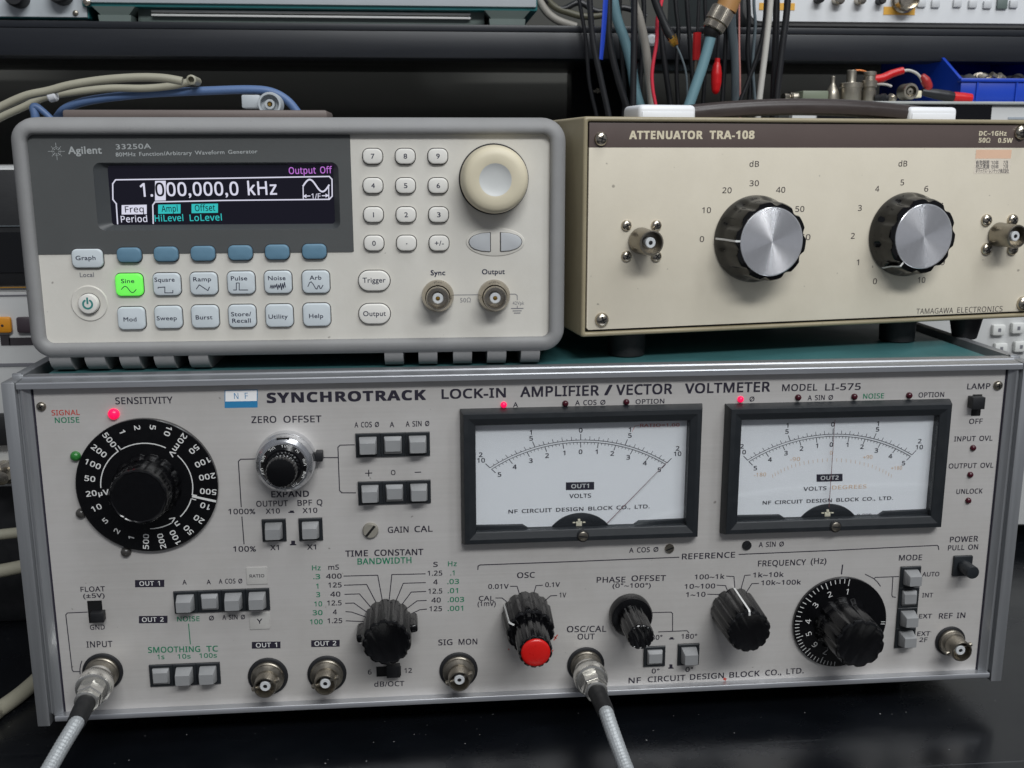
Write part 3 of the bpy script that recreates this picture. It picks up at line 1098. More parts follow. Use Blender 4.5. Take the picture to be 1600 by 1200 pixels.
def button_bank(corners, n, outs, vertical=False):
    """corners: photo TL, TR, BR, BL of the dark housing; outs: which buttons stand out"""
    c = [LI.uv(*p) for p in corners]
    u0 = (c[0][0] + c[3][0]) / 2
    u1 = (c[1][0] + c[2][0]) / 2
    v1 = (c[0][1] + c[1][1]) / 2
    v0 = (c[2][1] + c[3][1]) / 2
    mb = MB()
    cells = []
    for k in range(n):
        if vertical:
            h = (v1 - v0) / n
            a = (u0, u1, v1 - (k + 1) * h, v1 - k * h)
        else:
            w = (u1 - u0) / n
            a = (u0 + k * w, u0 + (k + 1) * w, v0, v1)
        cells.append(a)
        g = .04
        ls = []
        for ins, nn in ((g, .02), (g, .8), (g + .25, 1.0), (1.2, 1.0), (1.3, .3)):
            ls.append([(x, -nn, y) for x, y in ((a[0] + ins, a[2] + ins), (a[1] - ins, a[2] + ins), (a[1] - ins, a[3] - ins), (a[0] + ins, a[3] - ins))])
        mb.loops(ls, 0, False, True)
    h = part("switch_bank", mb, mBEZEL, lock)
    for a, out in zip(cells, outs):
        cu, cv = (a[0] + a[1]) / 2, (a[2] + a[3]) / 2
        w, hh = (a[1] - a[0]) / 2 - 1.5, (a[3] - a[2]) / 2 - 1.5
        n1 = 6.4 if out else 3.0
        m2 = MB()
        ls = []
        for fw, fh, nn in ((1, 1, .5), (1, 1, max(1.6, n1 - 5.0)), (.86, .67, n1 - .25), (.83, .63, n1)):
            ls.append([(x, -nn, y) for x, y in rrect(cu - w * fw, cu + w * fw, cv - hh * fh, cv + hh * fh, .35, 2)])
        m2.loops(ls, 0, False, True)
        part("push_button", m2, mKEY, h)


button_bank([(555.5, 676.5), (671.7, 674.5), (672, 711.5), (556, 714)], 3, (1, 0, 1))
button_bank([(559, 752.5), (673, 748.8), (673.5, 785.5), (560, 788)], 3, (1, 0, 1))
button_bank([(409, 811), (447, 809.5), (448, 844), (410.5, 846)], 1, (1,))
button_bank([(466.7, 809.5), (504, 808), (505, 843), (467.5, 844.5)], 1, (1,))
button_bank([(271.4, 922.3), (421.6, 919), (422, 953), (273, 956.8)], 4, (1, 0, 1, 1))
button_bank([(233.2, 1037), (344, 1035), (345.5, 1068), (235, 1071)], 3, (0, 1, 1))
button_bank([(1005.5, 1010), (1039.5, 1008), (1038.5, 1039.5), (1005, 1041)], 1, (0,))
button_bank([(1058.5, 1006), (1092.5, 1004), (1091.5, 1037), (1058, 1039)], 1, (1,))
button_bank([(1407, 885), (1438, 883.5), (1428, 1010), (1396, 1012)], 4, (1, 0, 1, 1), True)
for x0, y0, x1, y1, s, cap in ((386, 885.3, 417.3, 913.3, "RATIO", 5), (390.7, 956.2, 420.9, 983.5, "Y", 8)):
    a = LI.uv(x0, y1)
    b = LI.uv(x1, y0)
    mb = MB()
    mb.pad(rrect(a[0], b[0], a[1], b[1], .3, 2), 0, .35, .12, 0)
    k = LI.mm(x0, y0)
    text_c(mb, s, ((a[0] + b[0]) / 2, (a[1] + b[1]) / 2), cap * k, (1, -.01), .42, 1, .012, .03, 1.1 if s == "RATIO" else 1.3)
    part("engraved_tag", mb, [mTAGW, mINK], lock)


def slide_switch(x0, y0, x1, y1, lx0, ly0, lx1, ly1, n=3.6):
    a, b = LI.uv(x0, y1), LI.uv(x1, y0)
    mb = MB()
    ls = []
    for ins, nn in ((0, .02), (0, .25), (.3, .3), (.35, .05)):
        ls.append([(x, -nn, y) for x, y in ((a[0] + ins, a[1] + ins), (b[0] - ins, a[1] + ins), (b[0] - ins, b[1] - ins), (a[0] + ins, b[1] - ins))])
    mb.loops(ls, 0, False, True)
    s = part("slide_switch", mb, mHOLE, lock)
    a, b = LI.uv(lx0, ly1, n), LI.uv(lx1, ly0, n)
    mb = MB()
    mb.box(a[0], b[0], -n, -.1, a[1], b[1], 0, .25)
    part("lever", mb, mBLKM, s)


slide_switch(139.6, 938, 159, 973, 142, 957.5, 161, 973)
slide_switch(588.5, 1040, 626.3, 1057, 604, 1041, 625, 1060)
slide_switch(1517, 616, 1534.4, 649.5, 1519, 621, 1540.5, 640, 4.5)
# power switch
a, b = LI.uv(1486.5, 899), LI.uv(1518.5, 867)
mb = MB()
mb.pad(rrect(a[0], b[0], a[1], b[1], .3, 2), 0, 1.4, .3, 0)
pw = part("power_switch", mb, mBEZEL, lock)
mb = MB()
pu, pv = LI.uv(1503, 882)
mb.lathe(pu, pv, [(2.9, 1.3), (3.0, 9.6), (2.8, 10.0), (2.6, 10.05)], 0, 36)
part("plunger", mb, mBEZEL, pw)

# ---- sockets
jack(LI, (419, 1056), lock, 11.0, metal=mBRASS, ring=8.75, nut=7.2)
jack(LI, (511, 1052), lock, 11.0, metal=mBRASS, ring=8.6, nut=7.2)
jack(LI, (716.5, 1046.5), lock, 11.0, metal=mBRASS, ring=8.6, nut=7.2)
jack(LI, (161, 1049), lock, 11.0, metal=mBRASS, ring=8.6, nut=7.2)
jack(LI, (915, 1038), lock, 11.0, metal=mBRASS, ring=8.5, nut=7.2)
jack(LI, (1484, 1001), lock, 11.5, metal=mBRASS, ring=7.2, nut=6.1)


# ---- panel meters
def meter(corners, sx, k, d):
    """corners of the bezel; sx, k: the enlargement in which d was measured (x0 + x / k, 580 + y / k)"""
    c = [LI.uv(*p, 2.5) for p in corners]
    u0, u1 = (c[0][0] + c[3][0]) / 2, (c[1][0] + c[2][0]) / 2
    v1, v0 = (c[0][1] + c[1][1]) / 2, (c[2][1] + c[3][1]) / 2
    q = lambda x, y, n=.8: LI.uv(sx + x / k, 580 + y / k, n)
    mb = MB()
    ls = []
    for ins, nn in ((0, 0), (0, 1.2), (1.1, 5.6), (1.3, 5.9), (3.2, 6.1), (6.0, 5.2), (6.3, 4.9), (6.4, .6)):
        ls.append([(x, -nn, y) for x, y in ((u0 + ins, v0 + ins), (u1 - ins, v0 + ins), (u1 - ins, v1 - ins), (u0 + ins, v1 - ins))])
    mb.loops(ls, 0, False, False)
    me = part("panel_meter", mb, mBEZEL, lock, d['label'], ang=20)
    # card with its printing
    mb = MB()
    mb.flat([(u0 + 6.2, v0 + 6.2), (u1 - 6.2, v0 + 6.2), (u1 - 6.2, v1 - 6.2), (u0 + 6.2, v1 - 6.2)], .7, 0)
    A, Bp, Cp = q(*d['arc'][0]), q(*d['arc'][1]), q(*d['arc'][2])
    pv = q(*d['pivot'])
    # circle through three points
    ax, ay, bx, by, cx, cy = *A, *Bp, *Cp
    dd = 2 * (ax * (by - cy) + bx * (cy - ay) + cx * (ay - by))
    ox = ((ax * ax + ay * ay) * (by - cy) + (bx * bx + by * by) * (cy - ay) + (cx * cx + cy * cy) * (ay - by)) / dd
    oy = ((ax * ax + ay * ay) * (cx - bx) + (bx * bx + by * by) * (ax - cx) + (cx * cx + cy * cy) * (bx - ax)) / dd
    R = hypot(ax - ox, ay - oy)

    def hit(a, R, extra=0.0):                    # point where the ray from the pivot at angle a crosses the arc of radius R
        dx, dy = sin(a), cos(a)
        fx, fy = pv[0] - ox, pv[1] - oy
        b = fx * dx + fy * dy
        cc = fx * fx + fy * fy - R * R
        t = -b + math.sqrt(b * b - cc) + extra
        return (pv[0] + dx * t, pv[1] + dy * t)
    aL = atan2(A[0] - pv[0], A[1] - pv[1])
    aR = atan2(Cp[0] - pv[0], Cp[1] - pv[1])
    am = atan2(Bp[0] - pv[0], Bp[1] - pv[1])
    f = lambda x: am + (aR - am) * x if x > 0 else am + (aL - am) * -x
    for rr in (R, R - .95):
        mb.line([hit(f(-1 + k2 / 30), rr) for k2 in range(61)], .24, .76, 1)
    for i in range(-20, 21):                     # outer scale
        L = 2.6 if i % 10 == 0 else (1.6 if i % 2 == 0 else .7)
        mb.line([hit(f(i / 20), R), hit(f(i / 20), R, L)], .32 if i % 10 == 0 else .22, .77, 1)
    for i in range(-25, 26):                     # inner scale
        L = 2.3 if i % 5 == 0 else .9
        mb.line([hit(f(i / 25), R - .95), hit(f(i / 25), R - .95, -L)], .32 if i % 5 == 0 else .2, .77, 1)
    for s, x, y in d['nums']:
        text_c(mb, s, q(x, y), 1.9, n=.78, mi=1, off=.02, sx=1.15)
    for s, x0, x1, y0, y1, cap, mi in d['texts']:
        A_, B_ = q(x0, y0), q(x1, y1)
        text_mm(mb, s, A_, B_, cap * LI.mm(900, 750) / CAPH, .80, mi, .016 if mi != 4 else .0)
    x0, y0, x1, y1 = d['out']
    mb.flat([q(x0, y0), q(x1, y0 - 3), q(x1, y1 - 3), q(x0, y1)], .78, 1)
    text_c(mb, d['outs'], ((q(x0, y0)[0] + q(x1, y1)[0]) / 2, (q(x0, y0)[1] + q(x1, y1 - 3)[1]) / 2), 1.75, n=.84, mi=3, off=.02, sx=1.25)
    for pts, mi in d.get('lines', ()):
        mb.line([q(*p) for p in pts], .16, .79, mi)
    part("scale_card", mb, [mPAPER, mINK, mPINK, mWHITE, mORNG], me)
    # movement cover (dark disc cut off by the bezel) and corner shutters
    mb = MB()
    x0, x1, yb, yt = d['disc']
    cu = (q(x0, yb)[0] + q(x1, yb)[0]) / 2
    vb = v0 + 6.3
    half = (q(x1, yb)[0] - q(x0, yb)[0]) / 2
    ht = q(x0, yt)[1] - vb
    RR = (half * half + ht * ht) / (2 * ht)
    a0 = math.asin(half / RR)
    arc = [(cu + RR * sin(-a0 + 2 * a0 * i / 24), vb + ht - RR + RR * cos(-a0 + 2 * a0 * i / 24)) for i in range(25)]
    mb.pad(arc, .75, 1.5, .3, 0)
    for sg in (-1, 1):
        e = (u0 + 6.25) if sg < 0 else (u1 - 6.25)
        mb.pad([(e, vb), (e - sg * 23, vb), (e - sg * 20.5, vb + 1.7), (e, vb + 2.0)], .75, 2.4, .2, 0)
    part("movement_cover", mb, mBEZEL, me)
    mb = MB()
    for dx, dy, w, h in ((0, 1.0, 2.6, 2.0), (0, 2.4, 1.1, 1.6), (-2.2, 1.6, 1.2, .5), (2.2, 1.6, 1.2, .5)):
        mb.box(cu - .6 + dx - w / 2, cu - .6 + dx + w / 2, -2.1, -1.5, vb + dy - h / 2 + .3, vb + dy + h / 2 + .3, 0, .1)
    part("movement_arm", mb, mCREAM, me)
    mb = MB()
    tip, foot = q(*d['needle'][0], 2.9), q(*d['needle'][1], 2.9)
    mb.tube([(tip[0], -2.9, tip[1]), ((tip[0] + foot[0]) / 2, -2.9, (tip[1] + foot[1]) / 2), (foot[0], -2.9, foot[1])], [.09, .12, .16], 0, 6, 2)
    part("needle", mb, mat("needle_red", (116, 62, 66), .5, var=0), me)
    mb = MB()
    mb.box(u0 + 6.35, u1 - 6.35, -4.1, -3.3, v0 + 6.35, v1 - 6.35, 0)
    part("window", mb, GLASS, me)
    sxp, syp = d['screw']
    u, v = q(sxp, syp, 5.9)
    mb = MB()
    mb.lathe(u, v, [(2.7, 5.0), (2.7, 6.3), (2.3, 6.5)], 1, 28)
    mb.lathe(u, v, [(2.1, 6.3), (2.1, 6.9), (1.8, 7.1)], 0, 28)
    mb.line([(u - 1.7, v + .25), (u + 1.7, v - .25)], .5, 7.14, 1)
    part("zero_screw", mb, [mBRASS, mBLKM], me)


meter([(718.9, 641), (1099, 632), (1090.6, 838.5), (721.5, 851)], 700, 3.81, dict(
    label="meter with its needle far over to the right",
    arc=((250, 575), (790, 410), (1305, 545)), pivot=(790, 1067),
    nums=[("0", 790, 352), ("1", 493, 365), ("5", 495, 400), ("1", 1083, 348), ("5", 1083, 383), ("2", 195, 498), ("10", 197, 531), ("2", 1367, 460), ("10", 1367, 492), ("5", 307, 615), ("4", 397, 570),
          ("3", 493, 533), ("2", 590, 503), ("1", 692, 487), ("0", 789, 480), ("1", 885, 480), ("2", 978, 490), ("3", 1073, 513), ("4", 1172, 547), ("5", 1258, 587)],
    texts=[("VOLTS", 722, 852, 755, 752, 6.3, 1), ("NF CIRCUIT DESIGN BLOCK CO., LTD.", 360, 1200, 847, 815, 5.8, 1), ("RATIO=1.00", 1143, 1378, 332, 328, 4.6, 2)],
    lines=[([(1137, 322), (1112, 327), (1097, 360)], 2)],
    out=(702, 662, 870, 708), outs="OUT1", disc=(615, 955, 925, 848), needle=((1305, 540), (948, 905)), screw=(803, 980)))
meter([(1134.4, 633), (1485.9, 624.6), (1469.7, 820.6), (1127.2, 837.8)], 1100, 3.2, dict(
    label="meter with its needle upright at zero",
    arc=((218, 445), (645, 315), (1040, 418)), pivot=(620, 850),
    nums=[("0", 645, 266), ("1", 417, 271), ("5", 415, 302), ("1", 870, 262), ("5", 868, 291), ("2", 190, 376), ("10", 191, 405), ("2", 1079, 350), ("10", 1077, 380), ("5", 257, 485), ("4", 330, 442),
          ("3", 410, 410), ("2", 488, 387), ("1", 565, 373), ("0", 637, 367), ("1", 717, 368), ("2", 790, 378), ("3", 862, 397), ("4", 932, 425), ("5", 998, 460),
          ],
    texts=[("VOLTS", 497, 612, 598, 594, 6, 1), ("DEGREES", 640, 812, 591, 585, 6, 4), ("NF CIRCUIT DESIGN BLOCK CO., LTD.", 293, 945, 667, 642, 5.6, 1), ("-90", 430, 480, 450, 448, 6, 4),
           ("0", 630, 642, 418, 417, 6, 4), ("+90", 795, 842, 440, 437, 6, 4), ("-180", 250, 310, 528, 525, 6, 4), ("+180", 935, 990, 495, 492, 6, 4),
           ("1984-6", 398, 470, 738, 736, 2.6, 1), ("9-006", 765, 838, 722, 719, 2.6, 1)],
    lines=[([(640 + 340 * sin(a) * 1.0, 452 + 85 * (1 - cos(a * 1.4)) * 1.05), (640 + 340 * sin(a) * 1.01, 436 + 85 * (1 - cos(a * 1.4)) * 1.05)], 4) for a in [x * .07 - 1.05 for x in range(31)]],
    out=(563, 516, 693, 553), outs="OUT2", disc=(483, 752, 733, 667), needle=((655, 243), (625, 680)), screw=(657, 776)))

# ------------------------------------------------------------------ waveform generator
GE = Dev((2.8 - 208, 13, 165.5), -0.92)
gen = tag(empty("waveform_generator", GE), "grey-bumpered waveform generator with lit display, left on top of the amplifier", "signal generator")
q = GE.uv
GU0, GU1 = 0.0, 210.3
GV0, GV1 = 13.2, 97.8
mb = MB()
mb.loops([[(u, y, v) for u, v in rrect(1, 205, 9, 102, 6)] for y in (2, 290)], 0, False, True)
part("case", mb, mBUMP, gen)
mb = MB()
ls = []
for ins, n, r in ((0.0, -.6, 3.2), (0, 1.9, 3.2), (-.5, 2.9, 3.6), (-1.6, 3.5, 4.4), (-3.2, 3.4, 5.6), (-4.8, 2.4, 7), (-6.1, .6, 8.5), (-6.9, -2.5, 9.6), (-7.2, -7, 10), (-7.3, -30, 10), (-6.6, -36, 9.5), (-2, -38, 6)):
    kv = .98
    ls.append([(u, -n, v) for u, v in rrect(GU0 + ins, GU1 - ins, GV0 + ins * kv, GV1 - ins * kv, r, 8)])
mb.loops(ls, 0, False, False)
bump = part("bumper", mb, mBUMP, gen, ang=50)
fx = [85.8, 140.5, 194, 247, 300.5]
fw = [33, 31, 30.5, 30.5, 30]
gx = [602, 654.5, 708, 760.8, 812.8]
for xs, w, y in list(zip(fx, fw, (578, 577, 577, 576, 575.5))) + [(x, 29, 568 - i * .6) for i, x in enumerate(gx)]:
    a = q(xs, y, -5)
    b = q(xs + w, y, -5)
    mb = MB()
    ls = []
    for yy, zt, zb in ((-.5, 9, 6.0), (1.5, 9, 3.0), (4, 9, 1.2), (7, 9, .35), (10, 9, .05), (34, 9, .05)):
        ls.append([(a[0], yy, zb), (b[0], yy, zb), (b[0], yy, zt), (a[0], yy, zt)])
    mb.loops(ls, 0)
    part("foot", mb, mBUMP, gen, ang=50)
# front panel: L-shaped ivory area round the charcoal fascia
FA = [q(47.6, 214), q(548.4, 208), q(551.2, 390.6), q(59.5, 400.3)]
fu1 = (FA[1][0] + FA[2][0]) / 2
fv0 = (FA[2][1] + FA[3][1]) / 2
mb = MB()
mb.box(fu1, GU1 + 1, 0, 3, GV0 - 1, GV1 + 1, 0)
mb.box(GU0 - 1, fu1, 0, 3, GV0 - 1, fv0, 0)
part("front_panel", mb, mGBODY, gen)
a, b = q(154, 361), q(528.5, 254)
LU0, LU1, LV0, LV1 = a[0], b[0], (q(154, 361)[1] + q(528, 357)[1]) / 2, (q(154, 257)[1] + q(528, 250.5)[1]) / 2
mb = MB()


def ring(u0, u1, v0, v1, r, n):
    return [(u, -n, v) for u, v in rrect(u0, u1, v0, v1, r, 6)]


mb.loops([ring(GU0 - .8, fu1, fv0, GV1 + .8, .02, -2), ring(GU0 - .8, fu1, fv0, GV1 + .8, .8, .35), ring(LU0, LU1, LV0, LV1, 3, .35)], 0, False, False)
part("fascia", mb, mFASC, gen)
SU0, SU1 = q(172, 300, -2.4)[0], q(521.5, 300, -2.4)[0]
SV1 = (q(172, 263, -2.4)[1] + q(521, 254, -2.4)[1]) / 2
SV0 = (q(172, 352.5, -2.4)[1] + q(521, 348, -2.4)[1]) / 2
mb = MB()
mb.loops([ring(LU0, LU1, LV0, LV1, 3, .35), ring(LU0 + .4, LU1 - .4, LV0 + .4, LV1 - .4, 2.8, 0), ring(SU0, SU1, SV0, SV1, 1.2, -2.4)], 0, False, False)
part("display_surround", mb, mFREC, gen)
mb = MB()
mb.box(SU0 - .5, SU1 + .5, 2.3, 3.2, SV0 - .5, SV1 + .5, 0)
disp = part("display", mb, mLCD, gen)
SN = -2.2
FACE[0] = 'sans'
mb = MB()


def sp(x, y):
    return q(x / 2.857, 170 + y / 2.857, SN)


def ST(s, x0, x1, y0, cap, mi, off=.008, sl=.02, n=SN + .03):
    A_, B_ = sp(x0, y0), sp(x1, y0 - (x1 - x0) * sl)
    C_ = sp(x0, y0 - cap)
    text_mm(mb, s, A_, B_, (C_[1] - A_[1]) / CAPH, n, mi, off)


def SL(pts, w=.4, mi=0):
    mb.line([sp(*p) for p in pts], w, SN, mi)


ST("Output Off", 1290, 1483, 291, 29, 2)
ST("1.", 628, 684, 392, 58, 0, .012)
mb.flat([sp(692, 322), sp(740, 321), sp(740, 409), sp(692, 410)], SN, 0)
ST("0", 696, 736, 390, 58, 3, .012, n=SN + .06)
ST("00,000,0", 746, 1066, 389, 58, 0, .012, .012)
ST("kHz", 1107, 1237, 385, 58, 0, .012)
SL([(520, 425), (504, 405), (503, 335), (516, 317), (1000, 310), (1470, 302), (1482, 315), (1483, 390), (1470, 404), (1000, 409), (692, 416), (682, 430), (684, 512)], .5)
SL([(519, 424), (525, 514)], .5)
SL([(1353 + 116 * i / 30, 345 - 28 * sin(2 * pi * i / 30) - i * .15) for i in range(31)], .65)
SL([(1353, 350), (1354, 404)], .4)
SL([(1467, 350), (1468, 402)], .4)
SL([(1356, 390), (1384, 389)], .4)
SL([(1438, 388), (1465, 387)], .4)
for s in (-1, 1):
    SL([(1357, 390), (1367, 390 + 6 * s)], .4)
    SL([(1464, 387), (1454, 387 + 6 * s)], .4)
ST("1/F", 1391, 1432, 401, 22, 0)
for s, x0, x1, y0, y1, mi in (("Freq", 543, 655, 430, 472, 0), ("Ampl", 706, 806, 428, 469, 1), ("Offset", 855, 973, 425, 466, 1)):
    mb.flat([sp(x0, y0), sp(x1, y0 - 2), sp(x1, y1 - 2), sp(x0, y1)], SN, mi)
    ST(s, x0 + 16, x1 - 12, y1 - 9, 27, 3, n=SN + .06)
ST("Period", 541, 658, 507, 28, 0)
ST("HiLevel", 692, 819, 503, 28, 1)
ST("LoLevel", 848, 991, 501, 28, 1)
part("screen_readout", mb, [mLW, mLC, mLP, mLD], disp)

# printing on the panel
FACE[0] = 'gill'
GP = MB()     # 0 silver, 1 navy, 2 grey


def G(s, x0, y0, x1, y1, cap, mi=1, off=.014, n=.07, tr=.03):
    text(GP, GE, s, (x0, y0), (x1, y1), cap, n, mi, off, tr)


lc = q(88.2, 236.5, .4)
for ringr, rad, cnt in ((1.05, .22, 8), (1.75, .26, 8), (2.5, .17, 8)):
    for i in range(cnt):
        a = 2 * pi * (i + (0 if ringr != 1.75 else 0)) / cnt
        GP.flat(ellipse(lc[0] + ringr * cos(a), lc[1] + ringr * sin(a), rad, rad, 8), .43, 0)
for i in range(8):
    a = pi / 8 + 2 * pi * i / 8
    GP.flat(ellipse(lc[0] + 1.6 * cos(a), lc[1] + 1.6 * sin(a), .15, .15, 8), .43, 0)
for i in range(4):
    a = pi / 2 * i
    GP.line([(lc[0] + r * cos(a), lc[1] + r * sin(a)) for r in (2.3, 3.3)], .2, .43, 0)
G("Agilent", 106.8, 240.6, 159.3, 239.8, 11.5, 0, .02, .43)
G("33250A", 181.3, 233.4, 236.3, 232.2, 8, 0, .012, .43)
G("80MHz Function/Arbitrary Waveform Generator", 181, 244.6, 402.5, 239.4, 6.2, 0, .012, .43)
G("Local", 125, 433, 147, 432.6, 7, 2)
G("Sync", 673, 430.2, 695.8, 429.8, 8, 1, .022)
G("Output", 753, 428.6, 788.8, 428, 8, 1, .022)
G("50Ω", 719, 472.6, 735.7, 472.3, 7, 2, 0)
G("42Vpk", 801, 476.4, 819, 476, 5.5, 2, 0)
GP.line([q(706, 461), q(752, 460.5)], .3, .06, 2)
GP.line([q(795, 459.6), q(805, 459.5), q(808, 461.5), q(808.2, 468.5)], .3, .06, 2)
GP.line([q(808.2, 478), q(808.3, 482)], .3, .06, 2)
for x0, x1, y in ((799, 817.5, 482), (801.5, 814.5, 485.8), (803.3, 812.7, 489.2)):
    GP.line([q(x0, y), q(x1, y - .2)], .4, .06, 2)
part("lettering", GP, [mSILVI, mNAVY, mGREYI], gen)


def key(cx, cy, w, h, m, name, n1=1.7, r=None, prints=(), icons=(), label=None, gap=.35, dome=0.0):
    u, v = q(cx, cy, n1)
    k = GE.mm(cx, cy, n1)
    W, H_ = w * k / 2, h * k / 2
    rr = r * k if r else min(W, H_) * .55
    mb = MB()
    mb.pad(rrect(u - W, u + W, v - H_, v + H_, rr, 6), -.3, n1, .55, 0, dome=dome)
    # dark slot round the key
    mb.flat(rrect(u - W - gap, u + W + gap, v - H_ - gap, v + H_ + gap, rr + gap, 6), .05 if m is not mSOFT and name != "graph_key" else .42, 1)
    nn = n1 + dome + .04
    for s, x0, x1, y, cap in prints:
        A_, B_ = q(x0, y, nn), q(x1, y - (x1 - x0) * .015, nn)
        text_mm(mb, s, A_, B_, cap * k / CAPH, nn, 2, .011)
    for pts in icons:
        mb.line([q(cx + a, cy + b, nn) for a, b in pts], .33, nn, 2)
    return part(name, mb, [m, mGAP, mNAVY], gen, label)


Q = lambda x, y: (x / 2.857, 370 + y / 2.857)
key(*Q(388, 97), 48.5, 30, mGKEY, "graph_key", prints=[("Graph", 118.3, 149.5, 406.5, 7)])
for c in ((574, 82), (739, 78), (904, 75), (1071, 72), (1236, 69), (1402, 66)):
    key(*Q(*c), 38, 23.5, mSOFT, "soft_key", 2.0, 8.5, dome=.2)
sine = [[(-11.5 + 23 * i / 20, -6.5 * sin(2 * pi * i / 20) * .75 + 7) for i in range(21)]]
row = [(575, 215, "Sine", 541, 600, 207, sine),
       (743, 213, "Square", 690, 780, 201, [[(-13, 4.5), (-2.5, 4), (-2.5, 13), (10, 13), (10, 9)], [(-13, 4.5), (-13, 6)]]),
       (908, 210, "Ramp", 863, 943, 199, [[(-11, 8), (-6.5, 1.5), (7, 10.5), (9.5, 5)]]),
       (1075, 206, "Pulse", 1031, 1104, 195, [[(-11.5, 11), (-7, 11), (-7, 0), (-2.5, 0), (-2.5, 11), (11, 11)]]),
       (1240, 203, "Noise", 1197, 1275, 194, [[(-12 + 24 * i / 16, 6 + (-1) ** i * random.uniform(1.5, 6)) for i in range(17)]]),
       (1409, 202, "Arb", 1382, 1435, 192, [[(-12, 7), (-9.5, 1), (-7, -.5), (-4, 3), (0, 10), (2, 11), (4, 6), (5.5, 5.5), (7, 10), (8.5, 10), (11.5, 5)]])]
for x, y, s, x0, x1, yb, ic in row:
    lit = s == "Sine"
    key(*Q(x, y), 42.7, 35.5, mLIT if lit else mGKEY, "function_key", 1.7, 8, [(s, x0 / 2.857, x1 / 2.857, 370 + yb / 2.857, 6.8)], ic, "lit green key" if lit else None)
for x, y, pr in ((585, 365, [("Mod", 552, 610, 378)]), (750, 360, [("Sweep", 700, 790, 373)]), (914, 357, [("Burst", 874, 949, 369)]), (1080, 355, [("Store/", 1032, 1122, 355), ("Recall", 1037, 1120, 384)]),
                 (1246, 353, [("Utility", 1199, 1285, 366)]), (1413, 349, [("Help", 1380, 1443, 363)])):
    key(*Q(x, y), 42.7, 36, mGKEY, "function_key", 1.7, 8, [(s, a / 2.857, b / 2.857, 370 + yb / 2.857, 6.8) for s, a, b, yb in pr])
R4 = lambda x, y: (520 + x / 4, 170 + y / 4)
labs = ["789", "456", "123", "0.±"]
for r, (y, x0) in enumerate(((297, 248), (481, 250), (663, 253), (841, 256))):
    for c in range(3):
        x = x0 + c * 204
        px, py = R4(x, y)
        s = labs[r][c]
        w = {"1": 1.5, ".": 2.2, "±": 14}.get(s, 5.6)
        pr = [("+/-" if s == "±" else s, px - w / 2 + .5, px + w / 2 + .5, py + (3.6 if s != "." else 1.2), 7.6)]
        key(px, py, 30.5, 23.5, mNKEY, "number_key", 1.8, 9.5, pr)
for x, y, s, a, b, yb in ((258, 236, "Trigger", 187, 330, 247), (260, 443, "Output", 190, 332, 456)):
    px, py = 520 + x / 4, 380 + y / 4
    key(px, py, 49, 31.5, mNKEY, "oval_key", 1.6, 15.6, [(s, 520 + a / 4, 520 + b / 4, 380 + yb / 4, 8)], dome=.0)
# arrow keys
mb = MB()
c = q(776, 378)
k = GE.mm(776, 378)
mb.pad(ellipse(c[0] - 2 * k, c[1], 46 * k, 22 * k), 0, .35, .3, 0)
ak = part("arrow_key_mount", mb, mGBODY, gen)
for sgn in (-1, 1):
    pts = []
    for i in range(9):
        t = -1 + 2 * i / 8
        pts.append((sgn * (41 - 24 * (1 - math.sqrt(max(0, 1 - t * t * .95)))), 13.5 * t))
    pts += [(sgn * 9, 14.5), (sgn * 8.3, 13.6), (sgn * 8.3, -13.6), (sgn * 9, -14.5)]
    P_ = [(c[0] + (x - 2) * k, c[1] + y * k) for x, y in pts]
    mb = MB()
    mb.pad(P_, .3, 1.0, .25, 0)
    cu = sum(p[0] for p in P_) / len(P_)
    mb.flat([(cu + (p[0] - cu) * 1.07, c[1] + (p[1] - c[1]) * 1.05) for p in P_], .38, 1)
    part("arrow_key", mb, [mat("mid_grey_key", (186, 189, 192), .5, var=.03), mGAP], ak)
# rotary knob
KB = (771.5, 280)
ku, kv = q(*KB)
k = GE.mm(*KB)
r = 52.5 * k
mb = MB()
mb.lathe(ku, kv, [(r * 1.04, .05), (r * 1.04, .3), (r, .4)], 1, 64, c1=False)
mb.lathe(ku, kv, [(r, .3), (r * .985, 7), (r * .96, 9.4), (r * .92, 11.2), (r * .84, 12.1), (r * .70, 12.5), (r * .54, 12.45), (r * .47, 12.3)], 0, 64, c1=False)
kn = part("rotary_knob", mb, [mDIAL, mGAP], gen)
mb = MB()
mb.lathe(ku, kv, [(r * .47, 12.3), (r * .42, 12.0), (r * .34, 11.6), (r * .2, 11.3), (r * .03, 11.2)], 0, 48)
part("finger_dimple", mb, mDIALC, kn)
# power button
px, py = 140, 474
u, v = q(px, py)
k = GE.mm(px, py)
mb = MB()
mb.lathe(u, v, [(29 * k, .02), (27.5 * k, .55), (25 * k, .5), (18.5 * k, .1)], 0, 48, c1=False)
part("button_rim", mb, mGBODY, gen)
mb = MB()
mb.flat(ellipse(u, v, 17 * k, 17 * k, 32), .1, 1)
mb.lathe(u, v, [(16 * k, 0), (15.8 * k, 1.8), (14.6 * k, 2.4), (13.5 * k, 2.5)], 0, 40)
pts = [(u + 7 * k * sin(a), v + 7 * k * cos(a)) for a in [0.55 + (2 * pi - 1.1) * i / 24 for i in range(25)]]
mb.line(pts, .75, 2.56, 2)
mb.line([(u, v + 1 * k), (u, v + 10 * k)], .75, 2.6, 2)
part("power_button", mb, [mNKEY, mGAP, mTEALI], gen)
jack(GE, (684, 462.5), gen, 9.5, r0=4.9, bell=True, lugs=False)
jack(GE, (772, 462), gen, 9.5, r0=4.9, bell=True, lugs=False)
# folded carrying handle over the back of the case
mb = MB()
mb.box(3, 116, 34, 60, 105, 108.9, 0, 1.2)
mb.box(3, 9, 34, 60, 60, 104.9, 0, 1.2)
part("carrying_handle", mb, mat("taupe_plastic", (104, 94, 90), .55), gen)

